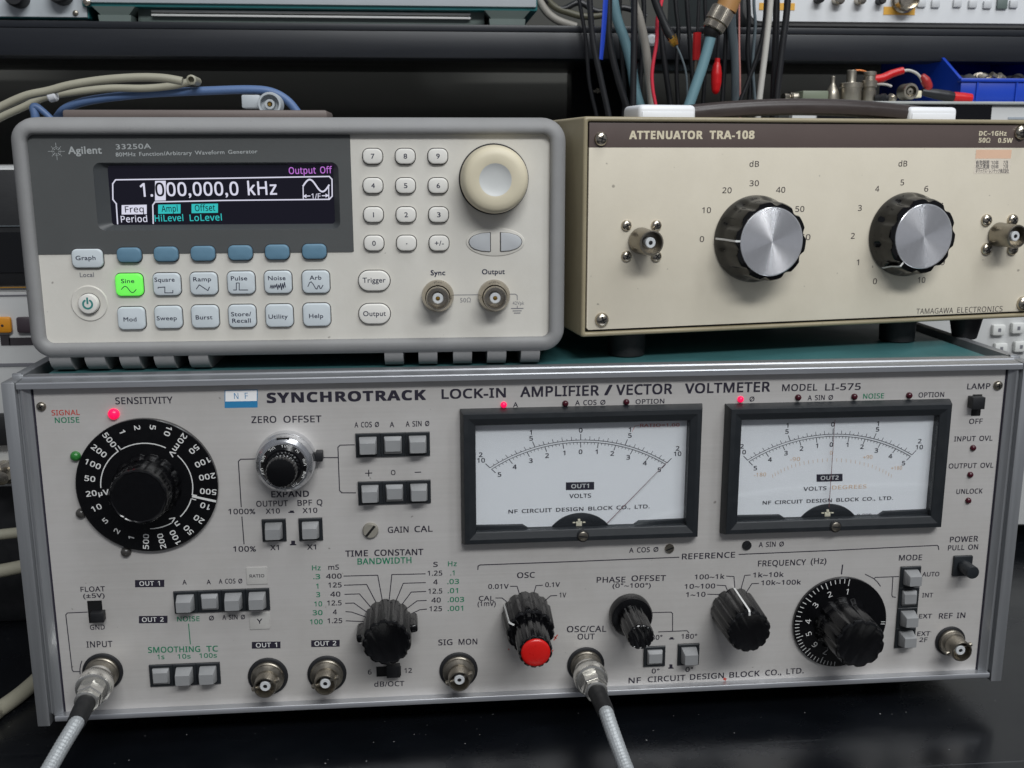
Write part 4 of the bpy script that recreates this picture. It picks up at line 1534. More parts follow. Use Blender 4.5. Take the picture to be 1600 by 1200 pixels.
FACE[0] = 'sans'
# ------------------------------------------------------------------ attenuator
AT = Dev((227.3 - 208, 10, 165.5), 9.066)
att = tag(empty("step_attenuator", AT), "beige step attenuator with two silver-capped knobs, right on top of the amplifier", "attenuator")
q = AT.uv
AW, AB, AH = 231.0, 12.3, 105.2
mb = MB()
# open-fronted sheet case: rolled rim around the recessed panel
ls = []
for ins, n, r in ((1.0, -112, 2), (0, -111, 2), (0, -1.0, 1.2), (.35, -.3, 1.2), (1.0, 0, 1.0), (1.75, -.3, .8), (2.0, -.9, .7), (2.0, -3, .7)):
    ls.append([(u, -n, v) for u, v in rrect(ins, AW - ins, AB + ins, AH - ins, r, 4)])
mb.loops(ls, 0, True, False)
part("case", mb, mABODY, att, ang=50)
mb = MB()
mb.flat(rrect(1.5, AW - 1.5, AB + 1.5, AH - 1.5, .5, 2), -2.6, 0)
part("case_recess", mb, mHOLE, att)
PN = -.8
s0 = (q(917, 229.5, PN)[1] + q(1600, 232, PN)[1]) / 2
pl, pr_, pb, pt = 2.7, AW - 2.7, AB + 3.0, AH - 2.5
mb = MB()
mb.pad(rrect(pl, pr_, pb, s0, .9, 3)[0:0] or [(pr_ - .9, pb), (pr_, pb + .9), (pr_, s0), (pl, s0), (pl, pb + .9), (pl + .9, pb)], -2.4, PN, .1, 0)
part("front_panel", mb, mAPAN, att)
mb = MB()
mb.pad([(pr_, s0 + .02), (pr_, pt), (pl, pt), (pl, s0 + .02)], -2.4, PN, .05, 0)
part("title_band", mb, mASTR, att)
mb = MB()


def A(s, x0, y0, x1, y1, cap, mi=0, off=.008, tr=.03):
    text(mb, AT, s, (x0, y0), (x1, y1), cap, PN + .07, mi, off, tr)


FACE[0] = "bold"
A("ATTENUATOR", 983, 217.2, 1098, 217, 12.3, 1, .02)
A("TRA-108", 1108.5, 217, 1178.8, 216.8, 12.3, 1, .02)
A("DC~1GHz", 1529.5, 212, 1572.5, 212, 7, 1, .014)
A("50Ω", 1529, 222.6, 1547, 222.7, 7, 1, .014)
A("0.5W", 1559, 222.9, 1582, 223, 7, 1, .014)
FACE[0] = "sans"
for s, x0, x1, y in (("dB", 1171, 1185.8, 260.5), ("30", 1171, 1185.6, 290.7), ("20", 1128.6, 1143, 301.7), ("40", 1212.5, 1226.8, 301), ("10", 1097, 1110.7, 332.8), ("50", 1242.5, 1256.5, 331), ("0", 1093.2, 1100, 378),
                     ("60", 1250, 1266, 375), ("dB", 1403.8, 1417.3, 260), ("5", 1406.8, 1412.5, 289.4), ("4", 1367.4, 1373.6, 299.4), ("6", 1444, 1450.2, 299.4), ("3", 1340.6, 1346.3, 329.4), ("2", 1329.4, 1335.3, 373),
                     ("1", 1338.2, 1342, 414.3), ("0", 1363.7, 1369.7, 444), ("7", 1467, 1473, 326), ("8", 1484, 1490, 372), ("9", 1470, 1476, 414), ("10", 1433.7, 1445.4, 442)):
    A(s, x0, y, x1, y - .1, 8.6, 0, .006)
A("TAMAGAWA", 1431.6, 490.8, 1489, 489, 8.2, 0, 0)
A("ELECTRONICS", 1495.5, 488.7, 1566, 486.5, 8.2, 0, 0)
part("lettering", mb, [mat("brown_black_ink", (58, 50, 52), .6, var=0), mALET], att)
for x, y, r in ((938.7, 217, 10.3), (940, 499.3, 10.5), (1597.8, 474, 9.5), (1594, 207, 9.5)):
    screw(AT, x, y, r, att, mNICK, PN)
for cx, cy, dx, dy in ((1001.8, 376.3, 23.3, 24), (1561, 366.5, 20.3, 22.6)):
    for i in (-1, 1):
        for j in (-1, 1):
            screw(AT, cx + i * dx, cy + j * dy, 8, att, mNICK, PN)
    jack(AT, (cx, cy), att, 12.5, r0=5.4, metal=mBRASS, lugs=False)


def att_knob(B, F, capr, ang):
    d = AT.depth(B, F)
    u, v = q(*B)
    mb = MB()
    rb, rt = 19.2, 17.0
    fl = lambda t: 1 - .075 * max(0.0, cos(10 * (t - .2))) ** 1.2
    mb.lathe(u, v, [(rb, -.3), (rb, .8), (rb * .985, 1.8)], 0, 120, c1=False)
    ls = []
    for rr, n, wgt in ((rb * .985, 1.8, 0), (18.7, 3.0, .25), (18.0, 4.6, .7), (17.5, 6.5, 1), (rt + .1, d - 1.2, 1), (rt - .4, d - .2, 1), (rt - 1.2, d, 1)):
        ls.append([(u + rr * (1 + (fl(2 * pi * i / 160) - 1) * wgt) * cos(2 * pi * i / 160), -n, v + rr * (1 + (fl(2 * pi * i / 160) - 1) * wgt) * sin(2 * pi * i / 160)) for i in range(160)])
    mb.loops(ls, 0, False, True)
    c, sn = cos(ang), sin(ang)
    e = (-sn, c)
    ls = []
    for rr, nn in ((rb * .995, .8), (rb * .99, 1.8), (18.05, 4.6), (17.6, 6.4), (rt + .15, d - 1.1), (rt - .3, d + .0), (rt - 2.6, d + .05)):
        ls.append([(u + c * (rr + p_) + e[0] * w, -(nn + (.05 if p_ else 0)), v + sn * (rr + p_) + e[1] * w) for w, p_ in ((-.42, 0), (-.42, .14), (.42, .14), (.42, 0))])
    mb.loops(ls, 1)
    kb = part("attenuation_knob", mb, [mSKIRT, mWHITE], att)
    mb = MB()
    cr = capr
    pr2 = [(cr + .25, d - .1), (cr + .2, d + .45), (cr, d + .6)]
    ng = 46
    for i in range(ng):
        rr2 = (cr - .25) * (1 - i / ng)
        pr2 += [(rr2, d + .60), (rr2 - cr / ng * .5, d + .60 + cr / ng * .17)]
    mb.lathe(u, v, pr2 + [(.1, d + .62)], 0, 96)
    part("spun_cap", mb, mCAP, kb, ang=8)


att_knob((1179, 373.5), (1205, 379.5), 14.5, radians(178))
att_knob((1416.5, 366.5), (1442.5, 371), 14.3, radians(231))
# rental sticker
mb = MB()
a, b = q(1521.5, 271.3, PN), q(1581, 233.6, PN)
vs_ = q(1550, 247.8, PN)[1]
mb.flat([(a[0], a[1]), (b[0], a[1]), (b[0], b[1]), (a[0], b[1])], PN + .06, 0)
mb.flat([(a[0] + .1, vs_), (b[0] - .1, vs_), (b[0] - .1, b[1] - .1), (a[0] + .1, b[1] - .1)], PN + .09, 1)
for s, y, x0, x1 in (("有効期限 '10年   7月", 256.5, 1524.5, 1574.5), ("校正実施 '09年   7月", 263, 1524.5, 1574.5), ("オリックス・レンテック株式会社", 269.5, 1524.5, 1576)):
    text(mb, AT, s, (x0, y), (x1, y + .4), 5.2, PN + .12, 2, 0.006, .0)
part("calibration_sticker", mb, [mSTK, mSTKP, mat("sticker_ink", (74, 72, 78), .6, var=0)], att)
# feet
for wx, wz in ((253, 33), (429.5, 60), (393, 57)):
    dx, dz = wx - 228.4, wz - 10
    u = dx * cos(AT.a) + dz * sin(AT.a)
    y = -dx * sin(AT.a) + dz * cos(AT.a)
    r0, r1 = (8.4, 8.8) if wx < 400 else (5.8, 8.2)
    mb = MB()
    mb.lathe(0, 0, [(r0 - .6, .05), (r0, .5), (r1, AB - .02)], 0, 28, c0=True, fr=(Vector((u, y, 0)), Vector((0, 0, 1)), Vector((1, 0, 0)), Vector((0, 1, 0))))
    part("foot", mb, mRUBB, att)
# strap handle with two white end blocks
HY = 45.0


def hb(x0, x1, yt_, yb_):
    a_ = q(x0, yt_, -HY)
    b_ = q(x1, yb_, -HY)
    m_ = MB()
    m_.box(a_[0], b_[0], HY, HY + 22, AH - .5, a_[1], 0, 2.2, 3)
    m_.box(a_[0] + 1.5, b_[0] - 1.5, HY - .25, HY + .4, AH - .5, a_[1] - 3.2, 0, .2)
    return part("handle_block", m_, mWBLK, att), a_, b_


h1, a1, b1 = hb(999, 1088, 163, 187)
h2, a2, b2 = hb(1422, 1495.5, 166.5, 190)
pts = []
for x, y in ((1075, 176), (1140, 170), (1250, 166.5), (1340, 168.5), (1435, 178)):
    w = q(x, y, -HY - 10)
    pts.append((w[0], HY + 10, w[1]))
mb = MB()
mb.tube(pts, 2.6, 0, 14, 6, flat=3.2)
st = None
ls = []
P_ = [Vector(p) for p in pts]
mb = MB()
N_ = 24
for i in range(N_ + 1):
    t = i / N_ * (len(P_) - 1)
    k = min(int(t), len(P_) - 2)
    p_ = P_[k].lerp(P_[k + 1], t - k)
    xx = (p_.x - P_[0].x) / (P_[-1].x - P_[0].x)
    z = P_[0].z + (P_[2].z - P_[0].z) * (1 - (2 * xx - 1) ** 2)
    th = 4.2
    ls.append([(p_.x, HY + 2, z - th + .8), (p_.x, HY + 1.2, z), (p_.x, HY + 2.4, z + th - 2), (p_.x, HY + 4.5, z + th - .6), (p_.x, HY + 17.5, z + th - .6), (p_.x, HY + 19.5, z + th - 2), (p_.x, HY + 20, z - th + .8), (p_.x, HY + 11, z - th)])
mb.loops(ls, 0)
part("strap", mb, mSTRAP, att, ang=60)

# ------------------------------------------------------------------ patch leads plugged into the amplifier
mBRAID = mat("braided_screen", (168, 172, 174), 0.5, 0.35, var=0.2, scale=(1500, 1500, 1500), bump=0.6, bscale=1800)


def braid_mat():
    m = mBRAID
    return m


def patch_lead(B, label, boot_px, path):
    root = tag(empty("coaxial_lead"), label, "cable", "braided coaxial leads plugged into the amplifier")
    u, v = LI.uv(*B)
    O = LI.w(u, 0, v)
    root.location = (O + Vector((0, -11, 0))) * MM
    inv = Vector((O.x, O.y - 11, O.z))
    ax = Vector((0.0, -1.0, 0.0))
    # direction of the plug: from its socket to the boot
    bp, bn = boot_px
    bu, bv = LI.uv(bp[0], bp[1], bn)
    tip = LI.w(bu, bn, bv)
    ax = (tip - (O + Vector((0, -12, 0)))).normalized() * .75 + Vector((0, -1, 0)) * .25
    ax.normalize()
    e1 = ax.cross(Vector((0, 0, 1))).normalized()
    e2 = ax.cross(e1)
    base = O + Vector((0, -7.5, 0)) - inv
    fr = (base, ax, e1, e2)
    mb = MB()
    kn = lambda t: 1 + .012 * cos(60 * t)
    mb.lathe(0, 0, [(5.4, -2), (6.0, -1.6), (6.0, 1.6), (5.7, 2.0), (5.9, 2.4)], 0, 48, c0=True, c1=False, fr=fr)
    mb.lathe(0, 0, [(7.0, 2.4), (7.3, 2.8), (7.3, 8.2), (7.0, 8.7), (6.2, 9.0), (6.0, 9.0)], 0, 120, kn, c0=True, fr=fr)
    pl_ = mb.build("plug", mSILV, root)
    mb = MB()
    hx = lambda t: 1 / max(cos(((t + pi / 6) % (pi / 3)) - pi / 6), .5)
    mb.lathe(0, 0, [(5.3, 8.8), (5.6, 9.3), (5.6, 15.6), (5.2, 16.2)], 0, 6, None, c0=True, fr=fr, ph=.3)
    mb.lathe(0, 0, [(5.0, 16.0), (5.1, 16.4), (5.1, 18.4), (4.6, 19.0), (4.0, 19.0)], 0, 6, None, c0=True, fr=fr, ph=.3)
    mb.lathe(0, 0, [(5.0, 8.9), (5.0, 9.2)], 0, 36, fr=fr)
    mb.lathe(0, 0, [(4.9, 18.9), (4.8, 19.6), (4.1, 19.9)], 0, 36, fr=fr)
    mb.build("hex_body", mSILV, pl_, ang=25)
    # black boot then braided cable
    s0_ = base + ax * 18.5
    s1_ = tip - inv
    mb = MB()
    mb.tube([s0_, s0_.lerp(s1_, .5) + Vector((0, 0, .3)), s1_], [3.9, 3.8, 3.6], 0, 20, 5)
    mb.build("strain_relief", mRUBB, root)
    pp = [s1_ - (s1_ - s0_).normalized() * 2, s1_ + (s1_ - s0_).normalized() * 1.0]
    for (x, y), n in path:
        a_ = LI.uv(x, y, n)
        pp.append(LI.w(a_[0], n, a_[1]) - inv)
    sg = -1 if B[0] < 500 else 1
    e_ = pp[-1] + inv
    for dx_, n_, z_ in ((14, 40, max(8.0, e_.z * .35)), (36, 85, 3.6), (90, 150, 3.3), (210, 200, 3.3), (380, 190, 3.3)):
        pp.append(Vector((e_.x + sg * dx_, e_.y - n_, z_)) - inv)
    mb = MB()
    mb.tube(pp, 3.0, 0, 48, 40)
    ring_n = len(mb.v) // 48
    ax_ = []
    for i in range(ring_n):
        cpt = sum((Vector(mb.v[i * 48 + k2]) for k2 in range(48)), Vector()) / 48
        ax_.append(cpt)
    slen = 0.0
    for i in range(ring_n):
        if i and i < ring_n:
            slen += (ax_[i] - ax_[i - 1]).length
        for k2 in range(48):
            th_ = 2 * pi * k2 / 48
            wv_ = sin(8 * th_ + slen * 2.1) * sin(8 * th_ - slen * 2.1)
            v_ = Vector(mb.v[i * 48 + k2])
            mb.v[i * 48 + k2] = tuple(ax_[i] + (v_ - ax_[i]) * (1 + .045 * wv_))
    mb.build("braided_cable", mBRAID, root, ang=80)
    return root


patch_lead((161, 1049), "braided grey lead plugged into the INPUT socket at lower left", ((119, 1130), 43), [((99, 1163), 52), ((76, 1203), 62), ((52, 1245), 74), ((20, 1295), 92), ((-20, 1350), 115)])
patch_lead((915, 1038), "braided grey lead plugged into the OSC/CAL OUT socket below the red knob", ((947, 1114), 46), [((957, 1143), 53), ((974, 1190), 63), ((990, 1230), 74), ((1012, 1290), 94), ((1040, 1360), 120)])

# ------------------------------------------------------------------ shelf above the bench and what stands on it
mSHELF = mat("black_shelf_enamel", (24, 27, 33), 0.42, var=0.12, scale=(6, 60, 60), bump=0.05)
SY = 250.0
zb = D(700, 91, SY).z
zt = D(700, 38, SY).z
shelf = tag(empty("equipment_shelf"), "black steel shelf across the back, loaded with instruments", "shelf")
mb = MB()
mb.box(-640, 640, SY, 580, zt - 4, zt, 0, .5)
mb.box(-640, 640, SY, SY + 2.5, zb, zt - 4.1, 0, .8)
mb.box(-640, 640, SY + 2.6, SY + 22, zb, zb + 2, 0, .5)
mb.build("shelf_board", mSHELF, shelf)
xa, xb = D(888, 140, 560).x, D(990, 140, 560).x
for x0, x1 in ((xa, xb), (-600, -550), (560, 610)):
    mb = MB()
    mb.box(x0, x1, 540, 570, 1, zt - 4.2, 0, 1)
    mb.build("upright", mSHELF, shelf)
for x, y, yy, r in ((1018, 63, SY, 3.6), (933, 142, 540, 3.5)):
    p = D(x, y, yy)
    mb = MB()
    mb.lathe(p.x, p.z, [(r, -yy), (r, -yy + .8), (r * .6, -yy + 2)], 0, 20)
    mb.build("bolt_head", mPTFE if r > 3.5 else mNICK, shelf)
p0, p1 = D(985, 105, 300), D(1120, 103, 300)
mb = MB()
mb.box(p0.x, p1.x, 300, 303, p0.z - 2, p0.z + 2, 0, .4)
mb.box(p0.x + 4, p0.x + 10, 303, 315, p0.z - 2, zt - 4.2, 0, .4)
mb.box(p1.x - 10, p1.x - 4, 303, 315, p0.z - 2, zt - 4.2, 0, .4)
mb.build("hanging_rail", mat("grey_rail", (110, 118, 124), .5), shelf)

mLGREY = mat("light_grey_enamel", (176, 182, 186), 0.5, var=0.03)
mDTEAL = mat("teal_case_edge", (40, 110, 112), 0.45, var=0.06)
mGRN = mat("sage_grey_plastic", (98, 110, 106), 0.55, var=0.06)


def bg_box(mb, x0, y0, x1, y1, Y, dep, mi=0, bev=.6):
    a_ = D(x0, y1, Y)
    b_ = D(x1, y0, Y)
    mb.box(a_.x, b_.x, Y, Y + dep, a_.z, b_.z, mi, bev)


def bg_flat(mb, x0, y0, x1, y1, Y, mi=0, th=.5):
    a_ = D(x0, y1, Y)
    b_ = D(x1, y0, Y)
    mb.box(a_.x, b_.x, Y - th, Y, a_.z, b_.z, mi)


# far left instrument
t = tag(empty("rack_instrument"), "light grey panelled instrument on the shelf at the far left end", "instrument")
mb = MB()
bg_box(mb, -150, -160, 124, 26.5, 262, 230)
mb.build("case", mDTEAL, t)
mb = MB()
bg_flat(mb, -149, -158, 122, 24.5, 261.9, 0, 1.5)
mb.build("front_panel", mLGREY, t)
for x, y, r in ((30, -4, 6.5), (97, -10, 7)):
    p = D(x, y, 260)
    mb = MB()
    mb.lathe(p.x, p.z, [(r, -260.4), (r * .95, -252), (r * .8, -250)], 0, 28)
    mb.build("knob", mBLKM, t)
p = D(122, 20.5, 260)
mb = MB()
mb.lathe(p.x - 1.6, p.z, [(1.8, -260.4), (1.5, -259.4), (.6, -259)], 0, 16)
mb.build("screw", mBRASS, t)
for x in (30, 110):
    mb = MB()
    a_, b_ = D(x - 28, 33, 268), D(x + 28, 27, 268)
    mb.box(a_.x, b_.x, 268, 290, zt + .1, a_.z + (b_.z - a_.z) + 1, 0, .5)
    mb.build("foot", mRUBB, t)
# middle instrument on slanted feet
t = tag(empty("rack_instrument"), "teal-edged instrument raised on slanted grey feet above the generator", "instrument")
mb = MB()
a_, b_ = D(128, 10, 258), D(840, -6, 258)
mb.box(a_.x, b_.x, 258, 500, a_.z, a_.z + 120, 0, 1)
mb.build("case", mDTEAL, t)
mb = MB()
mb.box(a_.x + 1, b_.x - 1, 256, 257.9, a_.z + 2.2, a_.z + 119, 0, .5)
mb.build("front_panel", mLGREY, t)
p = D(132, 3, 256)
mb = MB()
mb.lathe(p.x + 1.5, p.z, [(2.4, -256.2), (2.2, -255), (1, -254.4)], 0, 16)
mb.build("screw", mNICK, t)
for x0, x1 in ((147, 214), (757, 828)):
    u0_, u1_ = D(x0, 36, 256).x, D(x1, 36, 256).x
    mb = MB()
    ls = []
    for z, e, yo in ((a_.z - .2, 0, 0), (zt + 4.2, 4.5, 2), (zt + 4.2, 3.0, 1), (zt + .1, 3.4, 1.2)):
        ls.append([(u0_ + e, 254 + yo, z), (u1_ - e, 254 + yo, z), (u1_ - e, 300, z), (u0_ + e, 300, z)])
    mb.loops(ls, 0)
    mb.build("foot", mGRN, t)
mb = MB()
c0, c1 = D(216, 33, 266), D(757, 30, 266)
z0 = zt + .4
zz = D(480, 10, 266).z
mb.box(c0.x, c1.x, 266, 300, z0 + .2, zz, 0, .5)
for i in range(3):
    z = zz - 1.8 - 2.3 * i
    mb.box(c0.x + 9, c1.x - 9, 262.5, 265.8, z - .6, z + .6, 1, .15)
mb.build("tilt_stand", [mGRN, mWHITE], t)
# right hand instrument
t = tag(empty("rack_instrument"), "white panelled instrument with small keys on the shelf at top right", "instrument")
mb = MB()
Y = 252
a_, b_ = D(1157, 50, Y), D(1800, -160, Y)
zlow = zt + .4
ls = []
for ins, yy in ((4, 460), (0, 455), (0, Y + 6), (1.2, Y + 1.5), (3, Y)):
    ls.append([(u, yy, v) for u, v in rrect(a_.x + ins, b_.x - ins, zlow + ins, zlow + 90 - ins, 12 - ins, 6)])
mb.loops(ls, 0)
mb.build("case", mBUMP, t)
mb = MB()
pa = D(1170, 33, Y)
mb.loops([[(u, yy, v) for u, v in rrect(pa.x, b_.x - 6, pa.z, pa.z + 84, 7, 6)] for yy in (Y + .5, Y - 1.2)], 0)
mb.build("front_panel", mat("cool_white_panel", (214, 216, 218), .5, var=.02), t)
for x, y, r, m in ((1278, -1, 6.5, mBLKM), (1308, 0, 8, mNICK), (1342, 1, 7, mNICK), (1374, 1.5, 6, mBLKM)):
    p = D(x, y, Y - 2)
    mb = MB()
    mb.lathe(p.x, p.z, [(r * .42, -Y + 1), (r * .42, -Y + 7), (r * .3, -Y + 7.5)], 0, 24)
    mb.build("connector", m, t)
p = D(1412, 0, Y - 2)
mb = MB()
mb.lathe(p.x, p.z, [(8.2, -Y + 1), (8.2, -Y + 3), (7.2, -Y + 4), (7.2, -Y + 10), (6.3, -Y + 11), (5.6, -Y + 6)], 0, 32)
mb.build("connector", mNICK, t, ang=30)
mYEL = mat("orange_label", (222, 168, 66), .6, var=.05)
for x0, y0, x1, y1 in ((1186, 5, 1242, 15.5), (1380, 11, 1430, 23)):
    mb = MB()
    bg_flat(mb, x0, y0, x1, y1, Y - 1.3, 0, .2)
    mb.build("warning_label", mYEL, t)
for x, y in ((1441, 5), (1463, 5.5), (1497, 5), (1521, 6), (1544, 7), (1585, 6)):
    mb = MB()
    bg_box(mb, x - 7, y - 6, x + 7, y + 6, Y - 3, 2.2, 0, .6)
    mb.build("key", mat("grey_white_key", (196, 198, 200), .5, var=.03), t)
mb = MB()
bg_box(mb, 1558, -4, 1576, 14, Y - 3, 2.2, 0, .6)
mb.build("key", mGRN, t, )

# ------------------------------------------------------------------ cables hanging behind the attenuator
mCBLK = mat("black_cable_sheath", (26, 27, 30), 0.4, var=0.1)
mCTEAL = mat("teal_cable_sheath", (106, 142, 152), 0.5, var=0.05)
mCGRY = mat("warm_grey_cable_sheath", (148, 144, 136), 0.5, var=0.05)
mCRED = mat("red_wire_sheath", (214, 52, 72), 0.45, var=0.05)
mCWHT = mat("pale_grey_cable_sheath", (186, 184, 178), 0.5, var=0.05)
mCBLU = mat("blue_strap_fabric", (20, 62, 178), 0.6, var=0.08)
mCDGR = mat("slate_cable_sheath", (92, 104, 110), 0.5, var=0.08)
mCPNK = mat("pink_wire_sheath", (206, 140, 132), 0.5, var=0.05)
mDRED = mat("red_clip_plastic", (198, 18, 24), 0.35, var=0.08)


def hang(pts, rpx, m, Y, label, name="hanging_cable", cat="cable", group="cables hanging behind the attenuator", root=None, part_name=None, flat=1.0, seg=12):
    W = [D(x, y, Y + (dy[0] if dy else 0)) for x, y, *dy in pts]
    mb = MB()
    O = W[0]
    rr = [v_ * (Y - CW.y) / FPX for v_ in (rpx if isinstance(rpx, (list, tuple)) else [rpx] * len(pts))]
    mb.tube(W, rr, 0, seg, 6, flat=flat)
    if root:
        return mb.build(part_name, m, root)
    o = mb.build(name, m, origin=O)
    return tag(o, label, cat, group)


hang([(914, -120), (920, -20), (926, 60), (938, 120), (951, 180), (962, 240)], 4.6, mCBLK, 190, "thin black cable, leftmost of those hanging behind the attenuator")
hang([(948, -30), (945, 20), (942, 60), (939, 93)], [6, 6, 5.5, 4.5], mCBLU, 200, "short royal blue strap hanging beside the teal cable", "hanging_strap", "strap", flat=.35)
hang([(953, -100), (951, 30), (953, 70), (966, 125), (983, 180), (1000, 240)], 5.2, mCBLK, 214, "black cable curving down between the blue strap and the left teal cable")
hang([(950, -60), (962, 20), (976, 62), (986, 100), (994, 145), (1009, 190), (1025, 240)], 7.6, mCTEAL, 228, "thick teal cable bending down to the left handle block")
hang([(991, -100), (991, 30), (990, 100), (988, 240)], 5, mCBLK, 196, "straight black cable crossing the lower end of the left teal cable")
hang([(985, -60), (990, 0), (998, 25), (1008, 70), (1014, 120), (1020, 180), (1022, 240)], [6, 6.2, 6.6, 6.6, 6.4, 6.2, 6], mCGRY, 222, "warm grey cable hanging just left of the red wire")
hang([(1040, -60), (1035, -5), (1027, 30), (1026, 65), (1019, 110), (1020, 140), (1026, 175), (1030, 230)], 2.7, mCRED, 204, "thin red wire hanging beside the warm grey cable", "hanging_wire", "wire")
hang([(1028, -60), (1033, 50), (1040, 110), (1048, 170), (1052, 240)], 4.3, mCBLK, 236, "black cable running straight down right of the red wire")
hang([(1070, -60), (1073, 0), (1079, 80), (1085, 170), (1087, 240)], 3.6, mCBLK, 236, "thin black cable hanging left of the square red clip")
# cable ending in a gold screw connector
r_ = tag(empty("hanging_cable"), "black cable ending in a gold screw connector with a thin tail", "cable", "cables hanging behind the attenuator")
hang([(1012, -60), (1022, -5), (1035, 30), (1044, 50), (1050, 60)], [6, 6, 6, 7, 7], mCBLK, 196, None, root=r_, part_name="sheath")
hang([(1048.5, 57), (1051, 61.5), (1053, 66), (1056, 71)], [7.5, 7.2, 6.4, 4.5], mGOLD, 196, None, root=r_, part_name="gold_connector", seg=6)
hang([(1056, 70), (1065, 90), (1072, 115), (1074, 150), (1074, 230)], 1.6, mCDGR, 196, None, root=r_, part_name="thin_tail")
# big coaxial connector with tan sleeve
r_ = tag(empty("hanging_cable"), "teal cable with a silver connector and tan sleeve, hanging right of centre", "cable", "cables hanging behind the attenuator")
hang([(1170, -90), (1152, -32), (1143, -8), (1134, 16)], [17, 17, 16.5, 16], mat("tan_sleeve", (168, 124, 74), .5, var=.08), 180, None, root=r_, part_name="tan_sleeve", seg=24)
p0, p1 = D(1131, 14, 180), D(1113, 47, 180)
ax = (p1 - p0).normalized()
e1 = ax.orthogonal().normalized()
mb = MB()
kk = (180 - CW.y) / FPX
L_ = (p1 - p0).length
mb.lathe(0, 0, [(16.5 * kk, 0), (18 * kk, .6), (18 * kk, L_ * .62), (15.8 * kk, L_ * .66), (16.6 * kk, L_ * .70), (16.2 * kk, L_ * .95), (14.5 * kk, L_)], 0, 90, lambda t: 1 + .015 * cos(45 * t), c0=True, fr=(p0, ax, e1, ax.cross(e1)))
mb.build("silver_nut", mNICK, r_, ang=30)
hang([(1114, 44), (1111, 51), (1109, 58)], [13.5, 12, 9], mHOLE, 180, None, root=r_, part_name="black_collar", seg=24)
hang([(1112, 50), (1106, 75), (1096, 108), (1085, 140), (1074, 172), (1062, 210), (1045, 250)], 8.2, mCTEAL, 180, None, root=r_, part_name="sheath", seg=16)
# red clips
r_ = tag(empty("test_clip"), "square red clip hanging by its black lead, left of the right teal cable", "test clip", "red test clips hanging behind the attenuator")
hang([(1094, -60), (1092, 0), (1090, 50)], 2.5, mCBLK, 200, None, root=r_, part_name="lead")
hang([(1089.5, 51), (1088, 94)], [6.3, 6.0], mDRED, 200, None, root=r_, part_name="grip", seg=8)
hang([(1088, 93), (1086.5, 102), (1086, 112)], [3, 2.4, 1.2], mBRASS, 200, None, root=r_, part_name="jaw")
r_ = tag(empty("test_clip"), "rounded red clip hanging right of the right teal cable", "test clip", "red test clips hanging behind the attenuator")
hang([(1126, -60), (1123, 40), (1121, 94)], 2.6, mCBLK, 206, None, root=r_, part_name="lead")
hang([(1121, 91), (1120.5, 98), (1120, 104), (1119.5, 116), (1119, 130), (1118, 142), (1117, 147)], [4, 4.4, 6.5, 8.3, 8.0, 6.0, 2.5], mDRED, 206, None, root=r_, part_name="grip", seg=14)
hang([(1136, -60), (1134, 60), (1129, 155), (1126, 230)], 3.4, mCBLK, 230, "thin black cable hanging right of the rounded red clip")
hang([(1138, -60), (1143, 40), (1149, 95), (1150, 155), (1149, 230)], 7, mCDGR, 226, "thick slate grey cable hanging left of the right black pair")
hang([(1155, -60), (1155, 60), (1156, 110), (1156.5, 160), (1156, 230)], 1.4, mCPNK, 216, "very thin pink wire against the slate grey cable", "hanging_wire", "wire")
hang([(1200, -100), (1196, 20), (1187, 75), (1168, 130), (1155, 165), (1140, 230)], 3.5, mCBLK, 208, "thin black cable slanting left across the pink wire")
hang([(1210, -90), (1203, 10), (1198, 60), (1192, 110), (1186, 160), (1180, 230)], 4.8, mCWHT, 186, "pale grey cable hanging in front of the instrument at upper right")
hang([(1214, -100), (1213, 20), (1211, 90), (1208, 160), (1206, 230)], 5.2, mCBLK, 200, "black cable right beside the pale grey cable")
hang([(1236, -100), (1230, 10), (1224, 60), (1218, 110), (1213, 160), (1209, 230)], 5.2, mCBLK, 192, "black cable hanging rightmost of all, over the orange label")
for pts, r, m, Y_, lab in (
        ([(897, -60), (905, 0), (915, 60), (921, 130), (934, 190), (940, 240)], 3.0, mCBLK, 243, "thin black cable almost against the black upright, left of the blue strap"),
        ([(972, -60), (968, 20), (972, 90), (976, 150), (972, 200), (968, 240)], 3.2, mCBLK, 240, "thin black cable half hidden behind the left teal cable"),
        ([(1000, -60), (1006, 10), (1003, 90), (1000, 150), (1004, 230)], 3.6, mCBLK, 242, "black cable half hidden behind the warm grey cable"),
        ([(1052, -60), (1056, 10), (1060, 50), (1057, 110), (1060, 170), (1064, 230)], 3.2, mCBLK, 240, "thin black cable behind the gold screw connector"),
        ([(1100, -60), (1102, 20), (1104, 60), (1101, 120), (1098, 170), (1096, 230)], 3.0, mCBLK, 244, "thin black cable between the two red test clips"),
        ([(1165, -60), (1170, 20), (1168, 80), (1172, 130), (1170, 170), (1172, 230)], 3.4, mCBLK, 240, "black cable between the slate grey cable and the pale grey cable"),
        ([(1182, -60), (1178, 0), (1180, 40), (1176, 100), (1180, 165), (1182, 230)], 2.4, mCDGR, 238, "thin slate wire left of the pale grey cable")):
    hang(pts, r, m, Y_, lab)
# loose cables lying on the shelf
for pts, r, m, lab in (([(830, -30), (848, 10), (868, 30), (900, 42)], 6, mCGRY, "warm grey cable lying on the shelf beside the middle instrument"),
                       ([(842, -10), (875, 14), (905, 4), (935, 18), (975, 12), (1010, 26)], 4.5, mCBLK, "black cable lying in bends on the shelf beside the middle instrument"),
                       ([(836, -40), (860, 5), (890, 20), (920, 26), (960, 20)], 5, mat("olive_cable_sheath", (84, 82, 66), .5), "olive cable lying on the shelf beside the middle instrument")):
    hang(pts, r, m, 275, lab, "loose_cable", "cable", "loose cables on the shelf")

